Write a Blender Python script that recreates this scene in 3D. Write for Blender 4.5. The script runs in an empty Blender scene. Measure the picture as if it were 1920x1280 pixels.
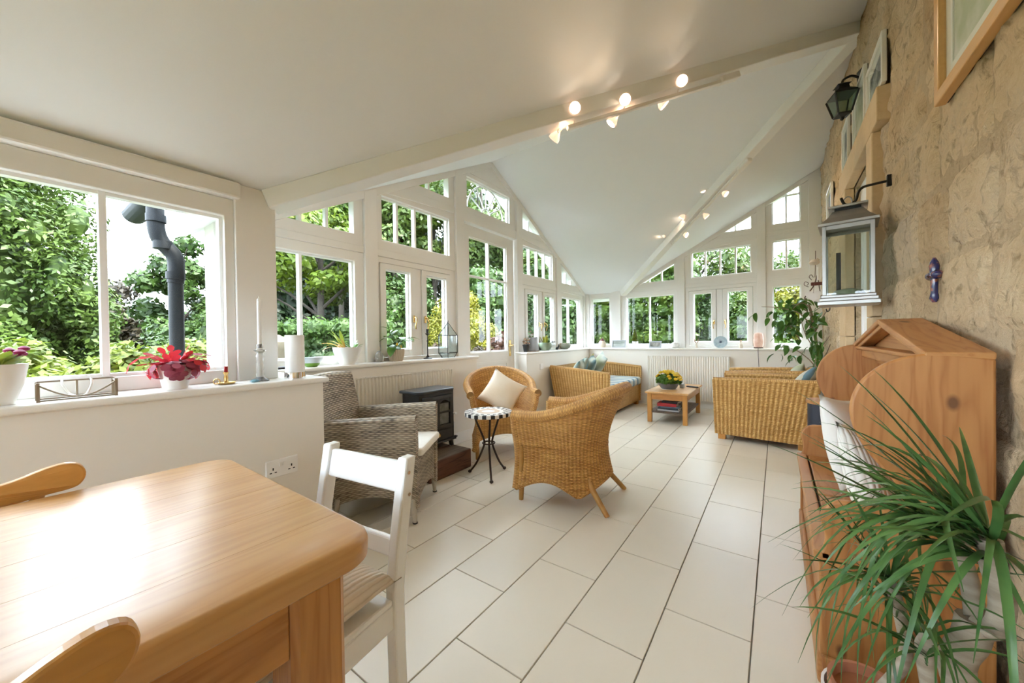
import bpy, bmesh, math, random
from mathutils import Vector, Matrix, noise
random.seed(7)
PI = math.pi
sc = bpy.context.scene
COL = sc.collection
# ---------------------------------------------------------------- camera
FPX, YAW, PITCH, ROLL, EYE = 690.563, 0.623601, 0.0094579, -0.0140255, 1.128
cam_d = bpy.data.cameras.new('camera'); cam = bpy.data.objects.new('camera', cam_d); COL.objects.link(cam)
cam_d.sensor_fit = 'HORIZONTAL'; cam_d.sensor_width = 36.0; cam_d.lens = 36.0 * FPX / 1920.0
cam_d.clip_start = 0.02; cam_d.clip_end = 500
_r0 = Vector((math.cos(YAW), math.sin(YAW), 0))
_f0 = Vector((-math.sin(YAW), math.cos(YAW), 0))
_fw = _f0 * math.cos(PITCH) - Vector((0, 0, math.sin(PITCH)))
_up = _f0 * math.sin(PITCH) + Vector((0, 0, math.cos(PITCH)))
_rt = _r0 * math.cos(ROLL) + _up * math.sin(ROLL)
_u2 = -_r0 * math.sin(ROLL) + _up * math.cos(ROLL)
M = Matrix((( _rt.x, _u2.x, -_fw.x, 0), (_rt.y, _u2.y, -_fw.y, 0), (_rt.z, _u2.z, -_fw.z, EYE), (0, 0, 0, 1)))
cam.matrix_world = M
sc.camera = cam
def ray(px, py):
    """direction through a pixel of the 1920x1280 photograph"""
    return (_fw * FPX + _rt * (px - 960) - _u2 * (py - 640)).normalized()
def at_z(px, py, z):
    d = ray(px, py); t = (z - EYE) / d.z; return Vector((0, 0, EYE)) + d * t
def at_dist(px, dist):
    d = ray(px, 640); h = Vector((d.x, d.y, 0)).normalized(); return h * dist
# ---------------------------------------------------------------- light
w = bpy.data.worlds.new('overcast_sky'); sc.world = w; w.use_nodes = True
bg = w.node_tree.nodes['Background']
bg.inputs[0].default_value = (0.85, 0.955, 1.09, 1); bg.inputs[1].default_value = 1.0
SUN_E = 1.4
sun_d = bpy.data.lights.new('sun', 'SUN'); sun_d.energy = SUN_E; sun_d.angle = math.radians(12); sun_d.color = (1.0, 0.95, 0.86)
sun = bpy.data.objects.new('sun', sun_d); COL.objects.link(sun)
sun.rotation_euler = (math.radians(38), 0, math.radians(100))
vs = sc.view_settings
sc.display_settings.display_device = 'sRGB'
vs.view_transform = 'Standard'; vs.look = 'None'; vs.gamma = 1.0; vs.use_curve_mapping = False
vs.exposure = 4.24
try:
    cy = sc.cycles
    cy.use_denoising = True; cy.max_bounces = 12; cy.diffuse_bounces = 6; cy.glossy_bounces = 4
    cy.transparent_max_bounces = 16; cy.transmission_bounces = 8; cy.sample_clamp_indirect = 8.0
    cy.caustics_reflective = False; cy.caustics_refractive = False
except Exception:
    pass

# ---------------------------------------------------------------- materials
MATS = {}
def _nt(name):
    m = bpy.data.materials.new(name); m.use_nodes = True
    nt = m.node_tree; b = nt.nodes['Principled BSDF']
    MATS[name] = m
    return m, nt, b
def N(nt, typ, **kw):
    n = nt.nodes.new(typ)
    for k, v in kw.items():
        if k.startswith('i_'):
            key = k[2:]; key = int(key) if key.isdigit() else key.replace('_', ' ')
            n.inputs[key].default_value = v
        else: setattr(n, k, v)
    return n
def L(nt, a, b): nt.links.new(a, b)
def coords(nt, scale=(1, 1, 1), kind='Object', rot=(0, 0, 0)):
    tc = N(nt, 'ShaderNodeTexCoord'); mp = N(nt, 'ShaderNodeMapping')
    mp.inputs['Scale'].default_value = scale; mp.inputs['Rotation'].default_value = rot
    L(nt, tc.outputs[kind], mp.inputs['Vector']); return mp.outputs['Vector']
def rgb(c): return (c[0], c[1], c[2], 1)
def ramp(nt, fac, stops):
    r = N(nt, 'ShaderNodeValToRGB'); e = r.color_ramp.elements
    while len(e) < len(stops): e.new(0.5)
    for i, (p, c) in enumerate(stops): e[i].position = p; e[i].color = rgb(c)
    L(nt, fac, r.inputs[0]); return r.outputs[0]
def math_n(nt, op, a, b=None):
    n = N(nt, 'ShaderNodeMath', operation=op)
    for i, v in enumerate((a, b)):
        if v is None: continue
        if isinstance(v, (int, float)): n.inputs[i].default_value = v
        else: L(nt, v, n.inputs[i])
    return n.outputs[0]
def bump(nt, b, height, strength, dist=0.01):
    bp = N(nt, 'ShaderNodeBump'); bp.inputs['Strength'].default_value = strength; bp.inputs['Distance'].default_value = dist
    L(nt, height, bp.inputs['Height']); L(nt, bp.outputs[0], b.inputs['Normal'])
def mat(name, c, rough=0.5, metal=0.0, spec=0.5, c2=None, scale=5.0, stretch=(1, 1, 1), lo=0.35, hi=0.65, detail=4.0,
        bmp=0.0, bscale=None, bdist=0.01, coat=0.0, trans=0.0, emit=None, estr=0.0, sheen=0.0, sss=0.0):
    if name in MATS: return MATS[name]
    m, nt, b = _nt(name)
    b.inputs['Base Color'].default_value = rgb(c); b.inputs['Roughness'].default_value = rough
    b.inputs['Metallic'].default_value = metal; b.inputs['Specular IOR Level'].default_value = spec
    if coat: b.inputs['Coat Weight'].default_value = coat; b.inputs['Coat Roughness'].default_value = 0.12
    if trans: b.inputs['Transmission Weight'].default_value = trans
    if sheen: b.inputs['Sheen Weight'].default_value = sheen
    if emit: b.inputs['Emission Color'].default_value = rgb(emit); b.inputs['Emission Strength'].default_value = estr
    if c2 is not None or bmp:
        v = coords(nt, stretch)
    if c2 is not None:
        n = N(nt, 'ShaderNodeTexNoise'); n.inputs['Scale'].default_value = scale; n.inputs['Detail'].default_value = detail
        L(nt, v, n.inputs['Vector'])
        L(nt, ramp(nt, n.outputs[0], [(lo, c), (hi, c2)]), b.inputs['Base Color'])
    if bmp:
        n = N(nt, 'ShaderNodeTexNoise'); n.inputs['Scale'].default_value = bscale or scale; n.inputs['Detail'].default_value = 5
        L(nt, v, n.inputs['Vector']); bump(nt, b, n.outputs[0], bmp, bdist)
    return m
def wood(name, light, dark, axis=1, rough=0.4, ring=9.0, coat=0.0, knot=None, contrast=1.0):
    """pine or timber: grain runs along the object axis given"""
    if name in MATS: return MATS[name]
    m, nt, b = _nt(name)
    s = [ring, ring, ring]; s[axis] = ring * 0.09
    v = coords(nt, s)
    n = N(nt, 'ShaderNodeTexNoise'); n.inputs['Scale'].default_value = 1.3; n.inputs['Detail'].default_value = 3; n.inputs['Distortion'].default_value = 0.7
    L(nt, v, n.inputs['Vector'])
    w1 = math_n(nt, 'FRACT', math_n(nt, 'MULTIPLY', n.outputs[0], 7.0))
    tri = math_n(nt, 'ABSOLUTE', math_n(nt, 'SUBTRACT', math_n(nt, 'MULTIPLY', w1, 2.0), 1.0))
    s2 = [90, 90, 90]; s2[axis] = 3
    v2 = coords(nt, s2); n2 = N(nt, 'ShaderNodeTexNoise'); n2.inputs['Scale'].default_value = 1.0; n2.inputs['Detail'].default_value = 2
    L(nt, v2, n2.inputs['Vector'])
    f = math_n(nt, 'ADD', math_n(nt, 'MULTIPLY', tri, 0.6 * contrast), math_n(nt, 'MULTIPLY', n2.outputs[0], 0.4))
    mid = tuple((a + c) / 2 for a, c in zip(light, dark))
    col = ramp(nt, f, [(0.15, light), (0.55, tuple(a * .75 + c * .25 for a, c in zip(light, dark))), (0.9, mid if contrast < 1 else dark)])
    if knot:
        tc_ = N(nt, 'ShaderNodeTexCoord'); sx_ = N(nt, 'ShaderNodeSeparateXYZ'); L(nt, tc_.outputs['Object'], sx_.inputs[0])
        oth = [k for k in (0, 1, 2) if k != axis]; cbk = N(nt, 'ShaderNodeCombineXYZ')
        L(nt, math_n(nt, 'MULTIPLY', math_n(nt, 'ADD', sx_.outputs[oth[0]], sx_.outputs[oth[1]]), knot), cbk.inputs[0]); L(nt, math_n(nt, 'MULTIPLY', sx_.outputs[axis], knot * .6), cbk.inputs[1])
        kv = cbk.outputs[0]; vo = N(nt, 'ShaderNodeTexVoronoi', voronoi_dimensions='2D'); vo.inputs['Scale'].default_value = 1.0
        L(nt, kv, vo.inputs['Vector'])
        kd = ramp(nt, vo.outputs['Distance'], [(0.028, (0, 0, 0)), (0.062, (1, 1, 1))])
        mx = N(nt, 'ShaderNodeMix', data_type='RGBA'); L(nt, kd, mx.inputs['Factor'])
        mx.inputs['A'].default_value = rgb(tuple(x * 0.42 for x in dark)); L(nt, col, mx.inputs['B']); col = mx.outputs['Result']
    L(nt, col, b.inputs['Base Color']); b.inputs['Roughness'].default_value = rough
    if coat: b.inputs['Coat Weight'].default_value = coat; b.inputs['Coat Roughness'].default_value = 0.22
    bump(nt, b, f, 0.08, 0.004)
    return m
def wicker(name, light, dark, p=0.024, h=0.008, rough=0.5, rib=0.0, rib_shade=0.45):
    """woven cane on UV in metres: stakes across, strands along"""
    if name in MATS: return MATS[name]
    m, nt, b = _nt(name)
    uv = N(nt, 'ShaderNodeUVMap'); sp = N(nt, 'ShaderNodeSeparateXYZ'); L(nt, uv.outputs[0], sp.inputs[0])
    sx = math_n(nt, 'MULTIPLY', sp.outputs[0], 1.0 / p); ty = math_n(nt, 'MULTIPLY', sp.outputs[1], 1.0 / h)
    j = math_n(nt, 'FLOOR', ty)
    ft = math_n(nt, 'SINE', math_n(nt, 'MULTIPLY', math_n(nt, 'FRACT', ty), PI))
    over = math_n(nt, 'COSINE', math_n(nt, 'MULTIPLY', math_n(nt, 'ADD', sx, j), PI))
    over = math_n(nt, 'ADD', math_n(nt, 'MULTIPLY', over, 0.35), 0.65)
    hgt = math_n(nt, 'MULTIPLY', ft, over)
    tc = coords(nt, (1, 1, 1)); no = N(nt, 'ShaderNodeTexNoise'); no.inputs['Scale'].default_value = 14; no.inputs['Detail'].default_value = 3
    L(nt, tc, no.inputs['Vector'])
    wn = N(nt, 'ShaderNodeTexWhiteNoise', noise_dimensions='2D')
    cb = N(nt, 'ShaderNodeCombineXYZ'); L(nt, j, cb.inputs[0]); L(nt, math_n(nt, 'FLOOR', math_n(nt, 'MULTIPLY', sx, 0.25)), cb.inputs[1]); L(nt, cb.outputs[0], wn.inputs['Vector'])
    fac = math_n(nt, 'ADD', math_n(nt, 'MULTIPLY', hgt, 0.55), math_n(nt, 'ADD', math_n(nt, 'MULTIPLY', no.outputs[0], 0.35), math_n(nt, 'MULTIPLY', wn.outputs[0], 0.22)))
    if rib:
        rb = math_n(nt, 'COSINE', math_n(nt, 'MULTIPLY', sp.outputs[0], 2 * PI / rib))
        fac = math_n(nt, 'MULTIPLY', fac, math_n(nt, 'ADD', 1.0 - rib_shade * .5, math_n(nt, 'MULTIPLY', rb, rib_shade * .5)))  # shade in the furrows between ribs, put into the cane colour
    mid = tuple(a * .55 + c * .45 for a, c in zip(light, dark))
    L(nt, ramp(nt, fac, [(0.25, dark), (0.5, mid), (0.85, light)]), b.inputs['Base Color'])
    b.inputs['Roughness'].default_value = rough
    bump(nt, b, hgt, 0.9, 0.006)
    return m
def leafmat(name, c1, c2, scale=1.5, rough=0.5, transl=0.25, c3=None):
    """leaf: diffuse with some light passing through"""
    if name in MATS: return MATS[name]
    m, nt, b = _nt(name)
    v = coords(nt); n = N(nt, 'ShaderNodeTexNoise'); n.inputs['Scale'].default_value = scale; n.inputs['Detail'].default_value = 6
    L(nt, v, n.inputs['Vector'])
    st = [(0.32, c1), (0.6, c2)] + ([(0.72, c3)] if c3 else [])
    col = ramp(nt, n.outputs[0], st)
    L(nt, col, b.inputs['Base Color']); b.inputs['Roughness'].default_value = rough; b.inputs['Specular IOR Level'].default_value = 0.3
    tr = N(nt, 'ShaderNodeBsdfTranslucent'); L(nt, col, tr.inputs[0])
    mx = N(nt, 'ShaderNodeMixShader'); mx.inputs[0].default_value = transl
    L(nt, b.outputs[0], mx.inputs[1]); L(nt, tr.outputs[0], mx.inputs[2])
    L(nt, mx.outputs[0], nt.nodes['Material Output'].inputs[0])
    return m
def glassmat(name, tint=(0.97, 0.985, 0.98), refl=1.0, rough=0.0):
    """thin clear sheet: mostly passes light straight on, with a Fresnel reflection"""
    if name in MATS: return MATS[name]
    m, nt, b = _nt(name); nt.nodes.remove(b)
    t = N(nt, 'ShaderNodeBsdfTransparent'); t.inputs[0].default_value = rgb(tint)
    g = N(nt, 'ShaderNodeBsdfGlossy'); g.inputs['Roughness'].default_value = rough
    fr = N(nt, 'ShaderNodeFresnel'); fr.inputs[0].default_value = 1.45
    ge = N(nt, 'ShaderNodeNewGeometry')          # only the face towards the light reflects; the exit face passes it on
    f = math_n(nt, 'MULTIPLY', math_n(nt, 'MULTIPLY', fr.outputs[0], refl), math_n(nt, 'SUBTRACT', 1.0, ge.outputs['Backfacing']))
    mx = N(nt, 'ShaderNodeMixShader'); L(nt, f, mx.inputs[0]); L(nt, t.outputs[0], mx.inputs[1]); L(nt, g.outputs[0], mx.inputs[2])
    L(nt, mx.outputs[0], nt.nodes['Material Output'].inputs[0])
    return m
def stripes(name, stops, axis=0, period=0.2, rough=0.85, soft=True, noise_amt=0.0, nscale=6):
    """printed bands across one object axis"""
    if name in MATS: return MATS[name]
    m, nt, b = _nt(name)
    tc = N(nt, 'ShaderNodeTexCoord'); sp = N(nt, 'ShaderNodeSeparateXYZ'); L(nt, tc.outputs['Object'], sp.inputs[0])
    x = math_n(nt, 'MULTIPLY', sp.outputs[axis], 1.0 / period)
    if noise_amt:
        no = N(nt, 'ShaderNodeTexNoise'); no.inputs['Scale'].default_value = nscale; L(nt, tc.outputs['Object'], no.inputs['Vector'])
        x = math_n(nt, 'ADD', x, math_n(nt, 'MULTIPLY', no.outputs[0], noise_amt))
    f = math_n(nt, 'FRACT', x)
    r = N(nt, 'ShaderNodeValToRGB'); r.color_ramp.interpolation = 'LINEAR' if soft else 'CONSTANT'; e = r.color_ramp.elements
    while len(e) < len(stops): e.new(0.5)
    for i, (p, c) in enumerate(stops): e[i].position = p; e[i].color = rgb(c)
    L(nt, f, r.inputs[0]); L(nt, r.outputs[0], b.inputs['Base Color']); b.inputs['Roughness'].default_value = rough
    return m
def ribbed(name, c, axis=0, period=0.012, rough=0.9, depth=0.5, c2=None):
    if name in MATS: return MATS[name]
    m, nt, b = _nt(name)
    tc = N(nt, 'ShaderNodeTexCoord'); sp = N(nt, 'ShaderNodeSeparateXYZ'); L(nt, tc.outputs['Object'], sp.inputs[0])
    s = math_n(nt, 'ABSOLUTE', math_n(nt, 'SINE', math_n(nt, 'MULTIPLY', sp.outputs[axis], PI / period)))
    L(nt, ramp(nt, s, [(0.0, c2 or tuple(x * .7 for x in c)), (0.5, c)]), b.inputs['Base Color']); b.inputs['Roughness'].default_value = rough
    bump(nt, b, s, depth, 0.004)
    return m

# ---------------------------------------------------------------- mesh tools
class MB:
    """collects faces for ONE mesh object"""
    def __init__(s): s.v = []; s.f = []; s.uv = {}
    def add(s, vs, fs):
        o = len(s.v); s.v += [tuple(p) for p in vs]; s.f += [tuple(i + o for i in f) for f in fs]; return s
    def box(s, x0, x1, y0, y1, z0, z1):
        return s.add([(x0, y0, z0), (x1, y0, z0), (x1, y1, z0), (x0, y1, z0), (x0, y0, z1), (x1, y0, z1), (x1, y1, z1), (x0, y1, z1)],
                     [(0, 3, 2, 1), (4, 5, 6, 7), (0, 1, 5, 4), (1, 2, 6, 5), (2, 3, 7, 6), (3, 0, 4, 7)])
    def beam(s, a, b, w, h, up=(0, 0, 1)):
        """box bar from a to b: w wide, h high"""
        a = Vector(a); b = Vector(b); d = (b - a).normalized(); u = Vector(up)
        r = d.cross(u).normalized() * (w / 2); u2 = r.cross(d).normalized() * (h / 2)
        vs = [p + sx * r + sz * u2 for p in (a, b) for sx, sz in ((-1, -1), (1, -1), (1, 1), (-1, 1))]
        return s.add(vs, [(0, 1, 2, 3), (7, 6, 5, 4), (0, 4, 5, 1), (1, 5, 6, 2), (2, 6, 7, 3), (3, 7, 4, 0)])
    def prism(s, poly, fn, d0, d1):
        """outline in 2-D, mapped by fn(a, b, d), extruded from d0 to d1"""
        n = len(poly)
        vs = [fn(a, b, d0) for a, b in poly] + [fn(a, b, d1) for a, b in poly]
        fs = [tuple(range(n)), tuple(range(2 * n - 1, n - 1, -1))] + [(i, i + n, (i + 1) % n + n, (i + 1) % n) for i in range(n)]
        return s.add(vs, fs)
    def ring(s, outer, inner, fn, d0, d1):
        n = len(outer); vs = []
        for d in (d0, d1):
            vs += [fn(a, b, d) for a, b in outer] + [fn(a, b, d) for a, b in inner]
        fs = []
        for i in range(n):
            k = (i + 1) % n
            fs += [(i, k, n + k, n + i), (2 * n + i, 3 * n + i, 3 * n + k, 2 * n + k), (i, 2 * n + i, 2 * n + k, k), (n + i, n + k, 3 * n + k, 3 * n + i)]
        return s.add(vs, fs)
    def tube(s, path, r, n=8, cap=True, closed=False):
        P = [Vector(p) for p in path]; m = len(P)
        R = list(r) if isinstance(r, (list, tuple)) else [r] * m
        vs = []; prev = None
        for i, p in enumerate(P):
            if closed: t = P[(i + 1) % m] - P[i - 1]
            else: t = P[min(i + 1, m - 1)] - P[max(i - 1, 0)]
            if t.length < 1e-9: t = Vector((0, 0, 1))
            t.normalize()
            if prev is None:
                a = Vector((0, 0, 1)) if abs(t.z) < 0.9 else Vector((1, 0, 0)); x = t.cross(a).normalized()
            else:
                x = prev - t * prev.dot(t)
                x = x.normalized() if x.length > 1e-6 else t.orthogonal().normalized()
            prev = x; y = t.cross(x)
            vs += [p + R[i] * (math.cos(2 * PI * k / n) * x + math.sin(2 * PI * k / n) * y) for k in range(n)]
        fs = []
        for i in range(m if closed else m - 1):
            a = i * n; b = ((i + 1) % m) * n
            fs += [(a + k, a + (k + 1) % n, b + (k + 1) % n, b + k) for k in range(n)]
        if cap and not closed: fs += [tuple(range(n - 1, -1, -1)), tuple(range((m - 1) * n, m * n))]
        return s.add(vs, fs)
    def lathe(s, prof, n=20, c=(0, 0, 0), sx=1.0, sy=1.0):
        vs = []; m = len(prof)
        for r, z in prof: vs += [(c[0] + sx * r * math.cos(2 * PI * k / n), c[1] + sy * r * math.sin(2 * PI * k / n), c[2] + z) for k in range(n)]
        fs = []
        for i in range(m - 1):
            fs += [(i * n + k, i * n + (k + 1) % n, (i + 1) * n + (k + 1) % n, (i + 1) * n + k) for k in range(n)]
        if prof[0][0] > 1e-5: fs.append(tuple(range(n - 1, -1, -1)))
        if prof[-1][0] > 1e-5: fs.append(tuple(range((m - 1) * n, m * n)))
        return s.add(vs, fs)
    def grid(s, fn, nu, nv, closed=False, uvfn=None, double=0.0):
        """surface fn(i/nu, j/nv); uvfn gives UV in metres"""
        o = len(s.v); W = nu if closed else nu + 1
        for j in range(nv + 1):
            for i in range(W): s.v.append(tuple(fn(i / nu, j / nv)))
        for j in range(nv):
            for i in range(nu):
                k = (i + 1) % W if closed else i + 1
                s.f.append((o + j * W + i, o + j * W + k, o + (j + 1) * W + k, o + (j + 1) * W + i))
                if uvfn: s.uv[len(s.f) - 1] = [uvfn(i / nu, j / nv), uvfn((i + 1) / nu, j / nv), uvfn((i + 1) / nu, (j + 1) / nv), uvfn(i / nu, (j + 1) / nv)]
        return s
    def mesh(s, name, smooth=None):
        me = bpy.data.meshes.new(name); me.from_pydata(s.v, [], s.f)
        if s.uv:
            ul = me.uv_layers.new(name='UVMap')
            for pi_, poly in enumerate(me.polygons):
                uv = s.uv.get(pi_)
                if uv:
                    for k, li in enumerate(poly.loop_indices): ul.data[li].uv = uv[k % len(uv)]
        me.validate(clean_customdata=False)
        bm = bmesh.new(); bm.from_mesh(me); bmesh.ops.recalc_face_normals(bm, faces=bm.faces); bm.to_mesh(me); bm.free()
        if smooth is not None:
            for p in me.polygons: p.use_smooth = True
            try: me.set_sharp_from_angle(angle=math.radians(smooth))
            except Exception: pass
        return me
    def build(s, name, m, parent=None, bevel=0.0, smooth=None, seg=2, sub=0, thick=0.0):
        me = s.mesh(name, smooth); me.materials.append(MATS[m] if isinstance(m, str) else m)
        o = bpy.data.objects.new(name, me); COL.objects.link(o)
        if parent is not None: o.parent = parent
        if thick:
            md = o.modifiers.new('thick', 'SOLIDIFY'); md.thickness = abs(thick); md.offset = 1 if thick > 0 else -1
        if sub:
            md = o.modifiers.new('sub', 'SUBSURF'); md.levels = sub; md.render_levels = sub
        if bevel:
            md = o.modifiers.new('bevel', 'BEVEL'); md.width = bevel; md.segments = seg; md.limit_method = 'ANGLE'; md.angle_limit = math.radians(35)
        return o
def tag(o, label=None, cat=None, group=None, kind=None):
    if label: o['label'] = label
    if cat: o['category'] = cat
    if group: o['group'] = group
    if kind: o['kind'] = kind
    return o
def thing(name, label, cat, loc=(0, 0, 0), rz=0.0, group=None):
    o = bpy.data.objects.new(name, None); COL.objects.link(o); o.empty_display_size = 0.05
    o.location = loc; o.rotation_euler = (0, 0, rz)
    return tag(o, label, cat, group)
def struct(o): o['kind'] = 'structure'; return o
def sempty(name, loc=(0, 0, 0)):
    o = bpy.data.objects.new(name, None); COL.objects.link(o); o.empty_display_size = 0.05; o.location = loc; return struct(o)
def inst(src, parent, loc, rot=(0, 0, 0), scale=(1, 1, 1), name=None):
    """a further object sharing the mesh of src"""
    o = bpy.data.objects.new(name or src.name.split('.')[0], src.data if hasattr(src, 'data') else src); COL.objects.link(o)
    if parent is not None: o.parent = parent
    o.location = loc; o.rotation_euler = rot; o.scale = scale if isinstance(scale, (tuple, list)) else (scale,) * 3
    return o
def copy_tree(o, parent=None):
    c = o.copy(); COL.objects.link(c)
    if parent is not None: c.parent = parent
    for ch in list(o.children): copy_tree(ch, c)
    return c
def bez(p0, p1, p2, p3, n=10):
    P = [Vector(p) for p in (p0, p1, p2, p3)]; out = []
    for i in range(n + 1):
        t = i / n; a = 1 - t
        out.append(P[0] * a ** 3 + P[1] * 3 * a * a * t + P[2] * 3 * a * t * t + P[3] * t ** 3)
    return out
def spline(pts, n=6):
    """Catmull-Rom through the points"""
    P = [Vector(p) for p in pts]; out = []
    for i in range(len(P) - 1):
        a = P[max(i - 1, 0)]; b = P[i]; c = P[i + 1]; d = P[min(i + 2, len(P) - 1)]
        for k in range(n):
            t = k / n
            out.append(0.5 * ((2 * b) + (c - a) * t + (2 * a - 5 * b + 4 * c - d) * t * t + (-a + 3 * b - 3 * c + d) * t ** 3))
    out.append(P[-1]); return out
def xy(a, b, d): return (a, b, d)
def xz(a, b, d): return (a, d, b)
def yz(a, b, d): return (d, a, b)
# ================================================================= the room
XD, XDL, XG, XGL = -2.226, -2.02, -2.96, -2.80      # window plane / low wall face: dining side, gable side
YF, YFL, YN, YNL, YB = 6.5, 6.33, 0.884, 1.03, -2.6
XS, ZE, ZR, YR = 0.5, 1.925, 3.375, 3.692
ZS = 0.93
def roof_g(y): return ZR - abs(y - YR) * (ZR - ZE) / (YR - YN)
def roof_l(x): return ZE + (x - XD) * (ZR - ZE) / (XS - XD)
mat('wall_paint', (0.79, 0.755, 0.685), 0.75, c2=(0.81, 0.775, 0.705), scale=1.2)
mat('ceiling_paint', (0.775, 0.79, 0.79), 0.8, c2=(0.79, 0.805, 0.805), scale=0.8)
mat('trim_paint', (0.80, 0.79, 0.755), 0.42, c2=(0.815, 0.805, 0.77), scale=2.0)
mat('white_upvc', (0.87, 0.88, 0.88), 0.35)
mat('outside_white', (0.80, 0.80, 0.78), 0.5)
mat('brass', (0.78, 0.55, 0.22), 0.25, metal=1.0)
mat('steel', (0.72, 0.72, 0.70), 0.25, metal=1.0)
mat('black_iron', (0.018, 0.018, 0.02), 0.45, metal=0.3)
mat('grout', (0.30, 0.28, 0.24), 0.9)
mat('dark_gap', (0.06, 0.05, 0.045), 0.9)
glassmat('pane_glass', refl=0.7)
# --- tiles
def tile_mat():
    m, nt, b = _nt('floor_tile')
    oi = N(nt, 'ShaderNodeObjectInfo')
    v = coords(nt, (1, 1, 1)); n = N(nt, 'ShaderNodeTexNoise'); n.inputs['Scale'].default_value = 3.0; n.inputs['Detail'].default_value = 5
    ad = N(nt, 'ShaderNodeVectorMath', operation='ADD'); L(nt, v, ad.inputs[0]); L(nt, oi.outputs['Location'], ad.inputs[1]); L(nt, ad.outputs[0], n.inputs['Vector'])
    f = math_n(nt, 'ADD', math_n(nt, 'MULTIPLY', oi.outputs['Random'], 0.4), math_n(nt, 'MULTIPLY', n.outputs[0], 0.6))
    L(nt, ramp(nt, f, [(0.2, (0.69, 0.635, 0.525)), (0.8, (0.75, 0.69, 0.58))]), b.inputs['Base Color'])
    b.inputs['Roughness'].default_value = 0.34
    bump(nt, b, n.outputs[0], 0.02, 0.01)
tile_mat()
floor = struct(MB().box(XG - .2, XS + .75, YB - .15, YF + .15, -0.15, -0.010).build('floor', 'grout'))
TW, TL, G = 0.3031, 0.6042, 0.0045
full = None
for r in range(-9, 3):
    xa = -0.0814 + r * TW; xb = xa + TW
    off = 1.593 if r % 2 else 1.895
    k = math.floor((YB - off) / TL)
    while off + k * TL < YF:
        ya = off + k * TL; yb = ya + TL; k += 1
        parts = []
        for (x0, x1, y0, y1) in ((XDL, XS, YB, YFL), (XGL, XDL, YNL, YFL), (XG - .08, XGL, 3.19, 4.22)):
            a, b_, c, d = max(xa, x0), min(xb, x1), max(ya, y0), min(yb, y1)
            if b_ - a > .012 and d - c > .012: parts.append((a, b_, c, d))
        for (a, b_, c, d) in parts:
            wx, wy = b_ - a - G, d - c - G
            if abs(wx - (TW - G)) < 1e-6 and abs(wy - (TL - G)) < 1e-6:
                if full is None:
                    full = MB().box(-wx / 2, wx / 2, -wy / 2, wy / 2, -.010, 0).build('tile', 'floor_tile', floor, bevel=0.0015, seg=1)
                    full.location = ((a + b_) / 2, (c + d) / 2, 0)
                else:
                    o = full.copy(); COL.objects.link(o); o.location = ((a + b_) / 2, (c + d) / 2, 0)
            else:
                o = MB().box(-wx / 2, wx / 2, -wy / 2, wy / 2, -.010, 0).build('tile', 'floor_tile', floor, bevel=0.0015, seg=1)
                o.location = ((a + b_) / 2, (c + d) / 2, 0)
# --- low walls
mb = MB().box(XD - .14, XDL, YB, YNL, 0, ZS - .03)
struct(mb.build('wall_left_dining', 'wall_paint'))
struct(MB().box(XG - .14, XD - .14, YN - .14, YNL, 0, ZS - .03).build('wall_left_return', 'wall_paint'))
struct(MB().box(XG - .14, XGL, YNL, 3.19, 0, ZS - .03).build('wall_left_gable', 'wall_paint'))
struct(MB().box(XG - .14, XGL, 4.23, YF + .14, 0, ZS - .03).build('wall_left_corner', 'wall_paint'))
struct(MB().box(XGL, XS, YFL, YF + .14, 0, ZS - .03).build('wall_far', 'wall_paint'))
# sills: boards with a rounded nose
def sill(name, x0, x1, y0, y1): return struct(MB().box(x0, x1, y0, y1, ZS - .03, ZS).build(name, 'white_sill', bevel=0.012, seg=3))
mat('white_sill', (0.84, 0.82, 0.77), 0.3)
sill('trim_1', XD - .02, XDL + .025, YB, YNL + .025)
sill('trim_2', XG - .02, XD - .02, YN - .02, YNL + .025)
sill('trim_3', XG - .02, XGL + .025, YNL + .025, 3.215)
sill('trim_4', XG - .02, XGL + .025, 4.205, YF)
sill('trim_5', XGL + .025, XS, YFL - .025, YF)
struct(MB().box(XGL, XGL + .014, YNL + .014, 3.19, 0, .12).build('baseboard_left', 'trim_paint', bevel=.004))
struct(MB().box(XGL, XGL + .014, 4.23, YFL, 0, .12).build('baseboard_corner', 'trim_paint', bevel=.004))
struct(MB().box(XGL + .014, XS, YFL - .014, YFL, 0, .12).build('baseboard_far', 'trim_paint', bevel=.004))
struct(MB().box(XDL, XDL + .014, YB, YNL + .014, 0, .12).build('baseboard_dining', 'trim_paint', bevel=.004))
# --- ceilings
def slab(name, pts, t=.09, m='ceiling_paint'):
    n = len(pts); vs = [Vector(p) for p in pts] + [Vector(p) + Vector((0, 0, t)) for p in pts]
    fs = [tuple(range(n)), tuple(range(2 * n - 1, n - 1, -1))] + [(i, i + n, (i + 1) % n + n, (i + 1) % n) for i in range(n)]
    return struct(MB().add(vs, fs).build(name, m))
sl = (ZR - ZE) / (YR - YN); ss = (ZR - ZE) / (XS - XD)
XO = XG - .30
slab('ceiling_dining', [(XD - .25, YB - .2, ZE - .25 * ss), (XD - .25, YN - .25 * ss / sl * 1.0, ZE - .25 * ss), (XS + .05, YR + .05, ZR), (XS + .05, YB - .2, ZR)])
slab('ceiling_far', [(XD, YF, ZE), (XD + 0.0, YF + .3, ZE), (XS + .05, YF + .3, ZR + .02), (XS + .05, YR, ZR + .02)])
slab('ceiling_gable_near', [(XO, YN - .22, ZE - .22 * sl), (XO, YR, ZR), (XS, YR, ZR), (XD - .05, YN, ZE), (XD - .26, YN - .22, ZE - .22 * sl)])
slab('ceiling_gable_far', [(XO, YF + .25, ZE - .25 * sl), (XO, YR, ZR), (XS, YR, ZR), (XD, YF, ZE), (XD, YF + .25, ZE - .25 * sl)])
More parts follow.
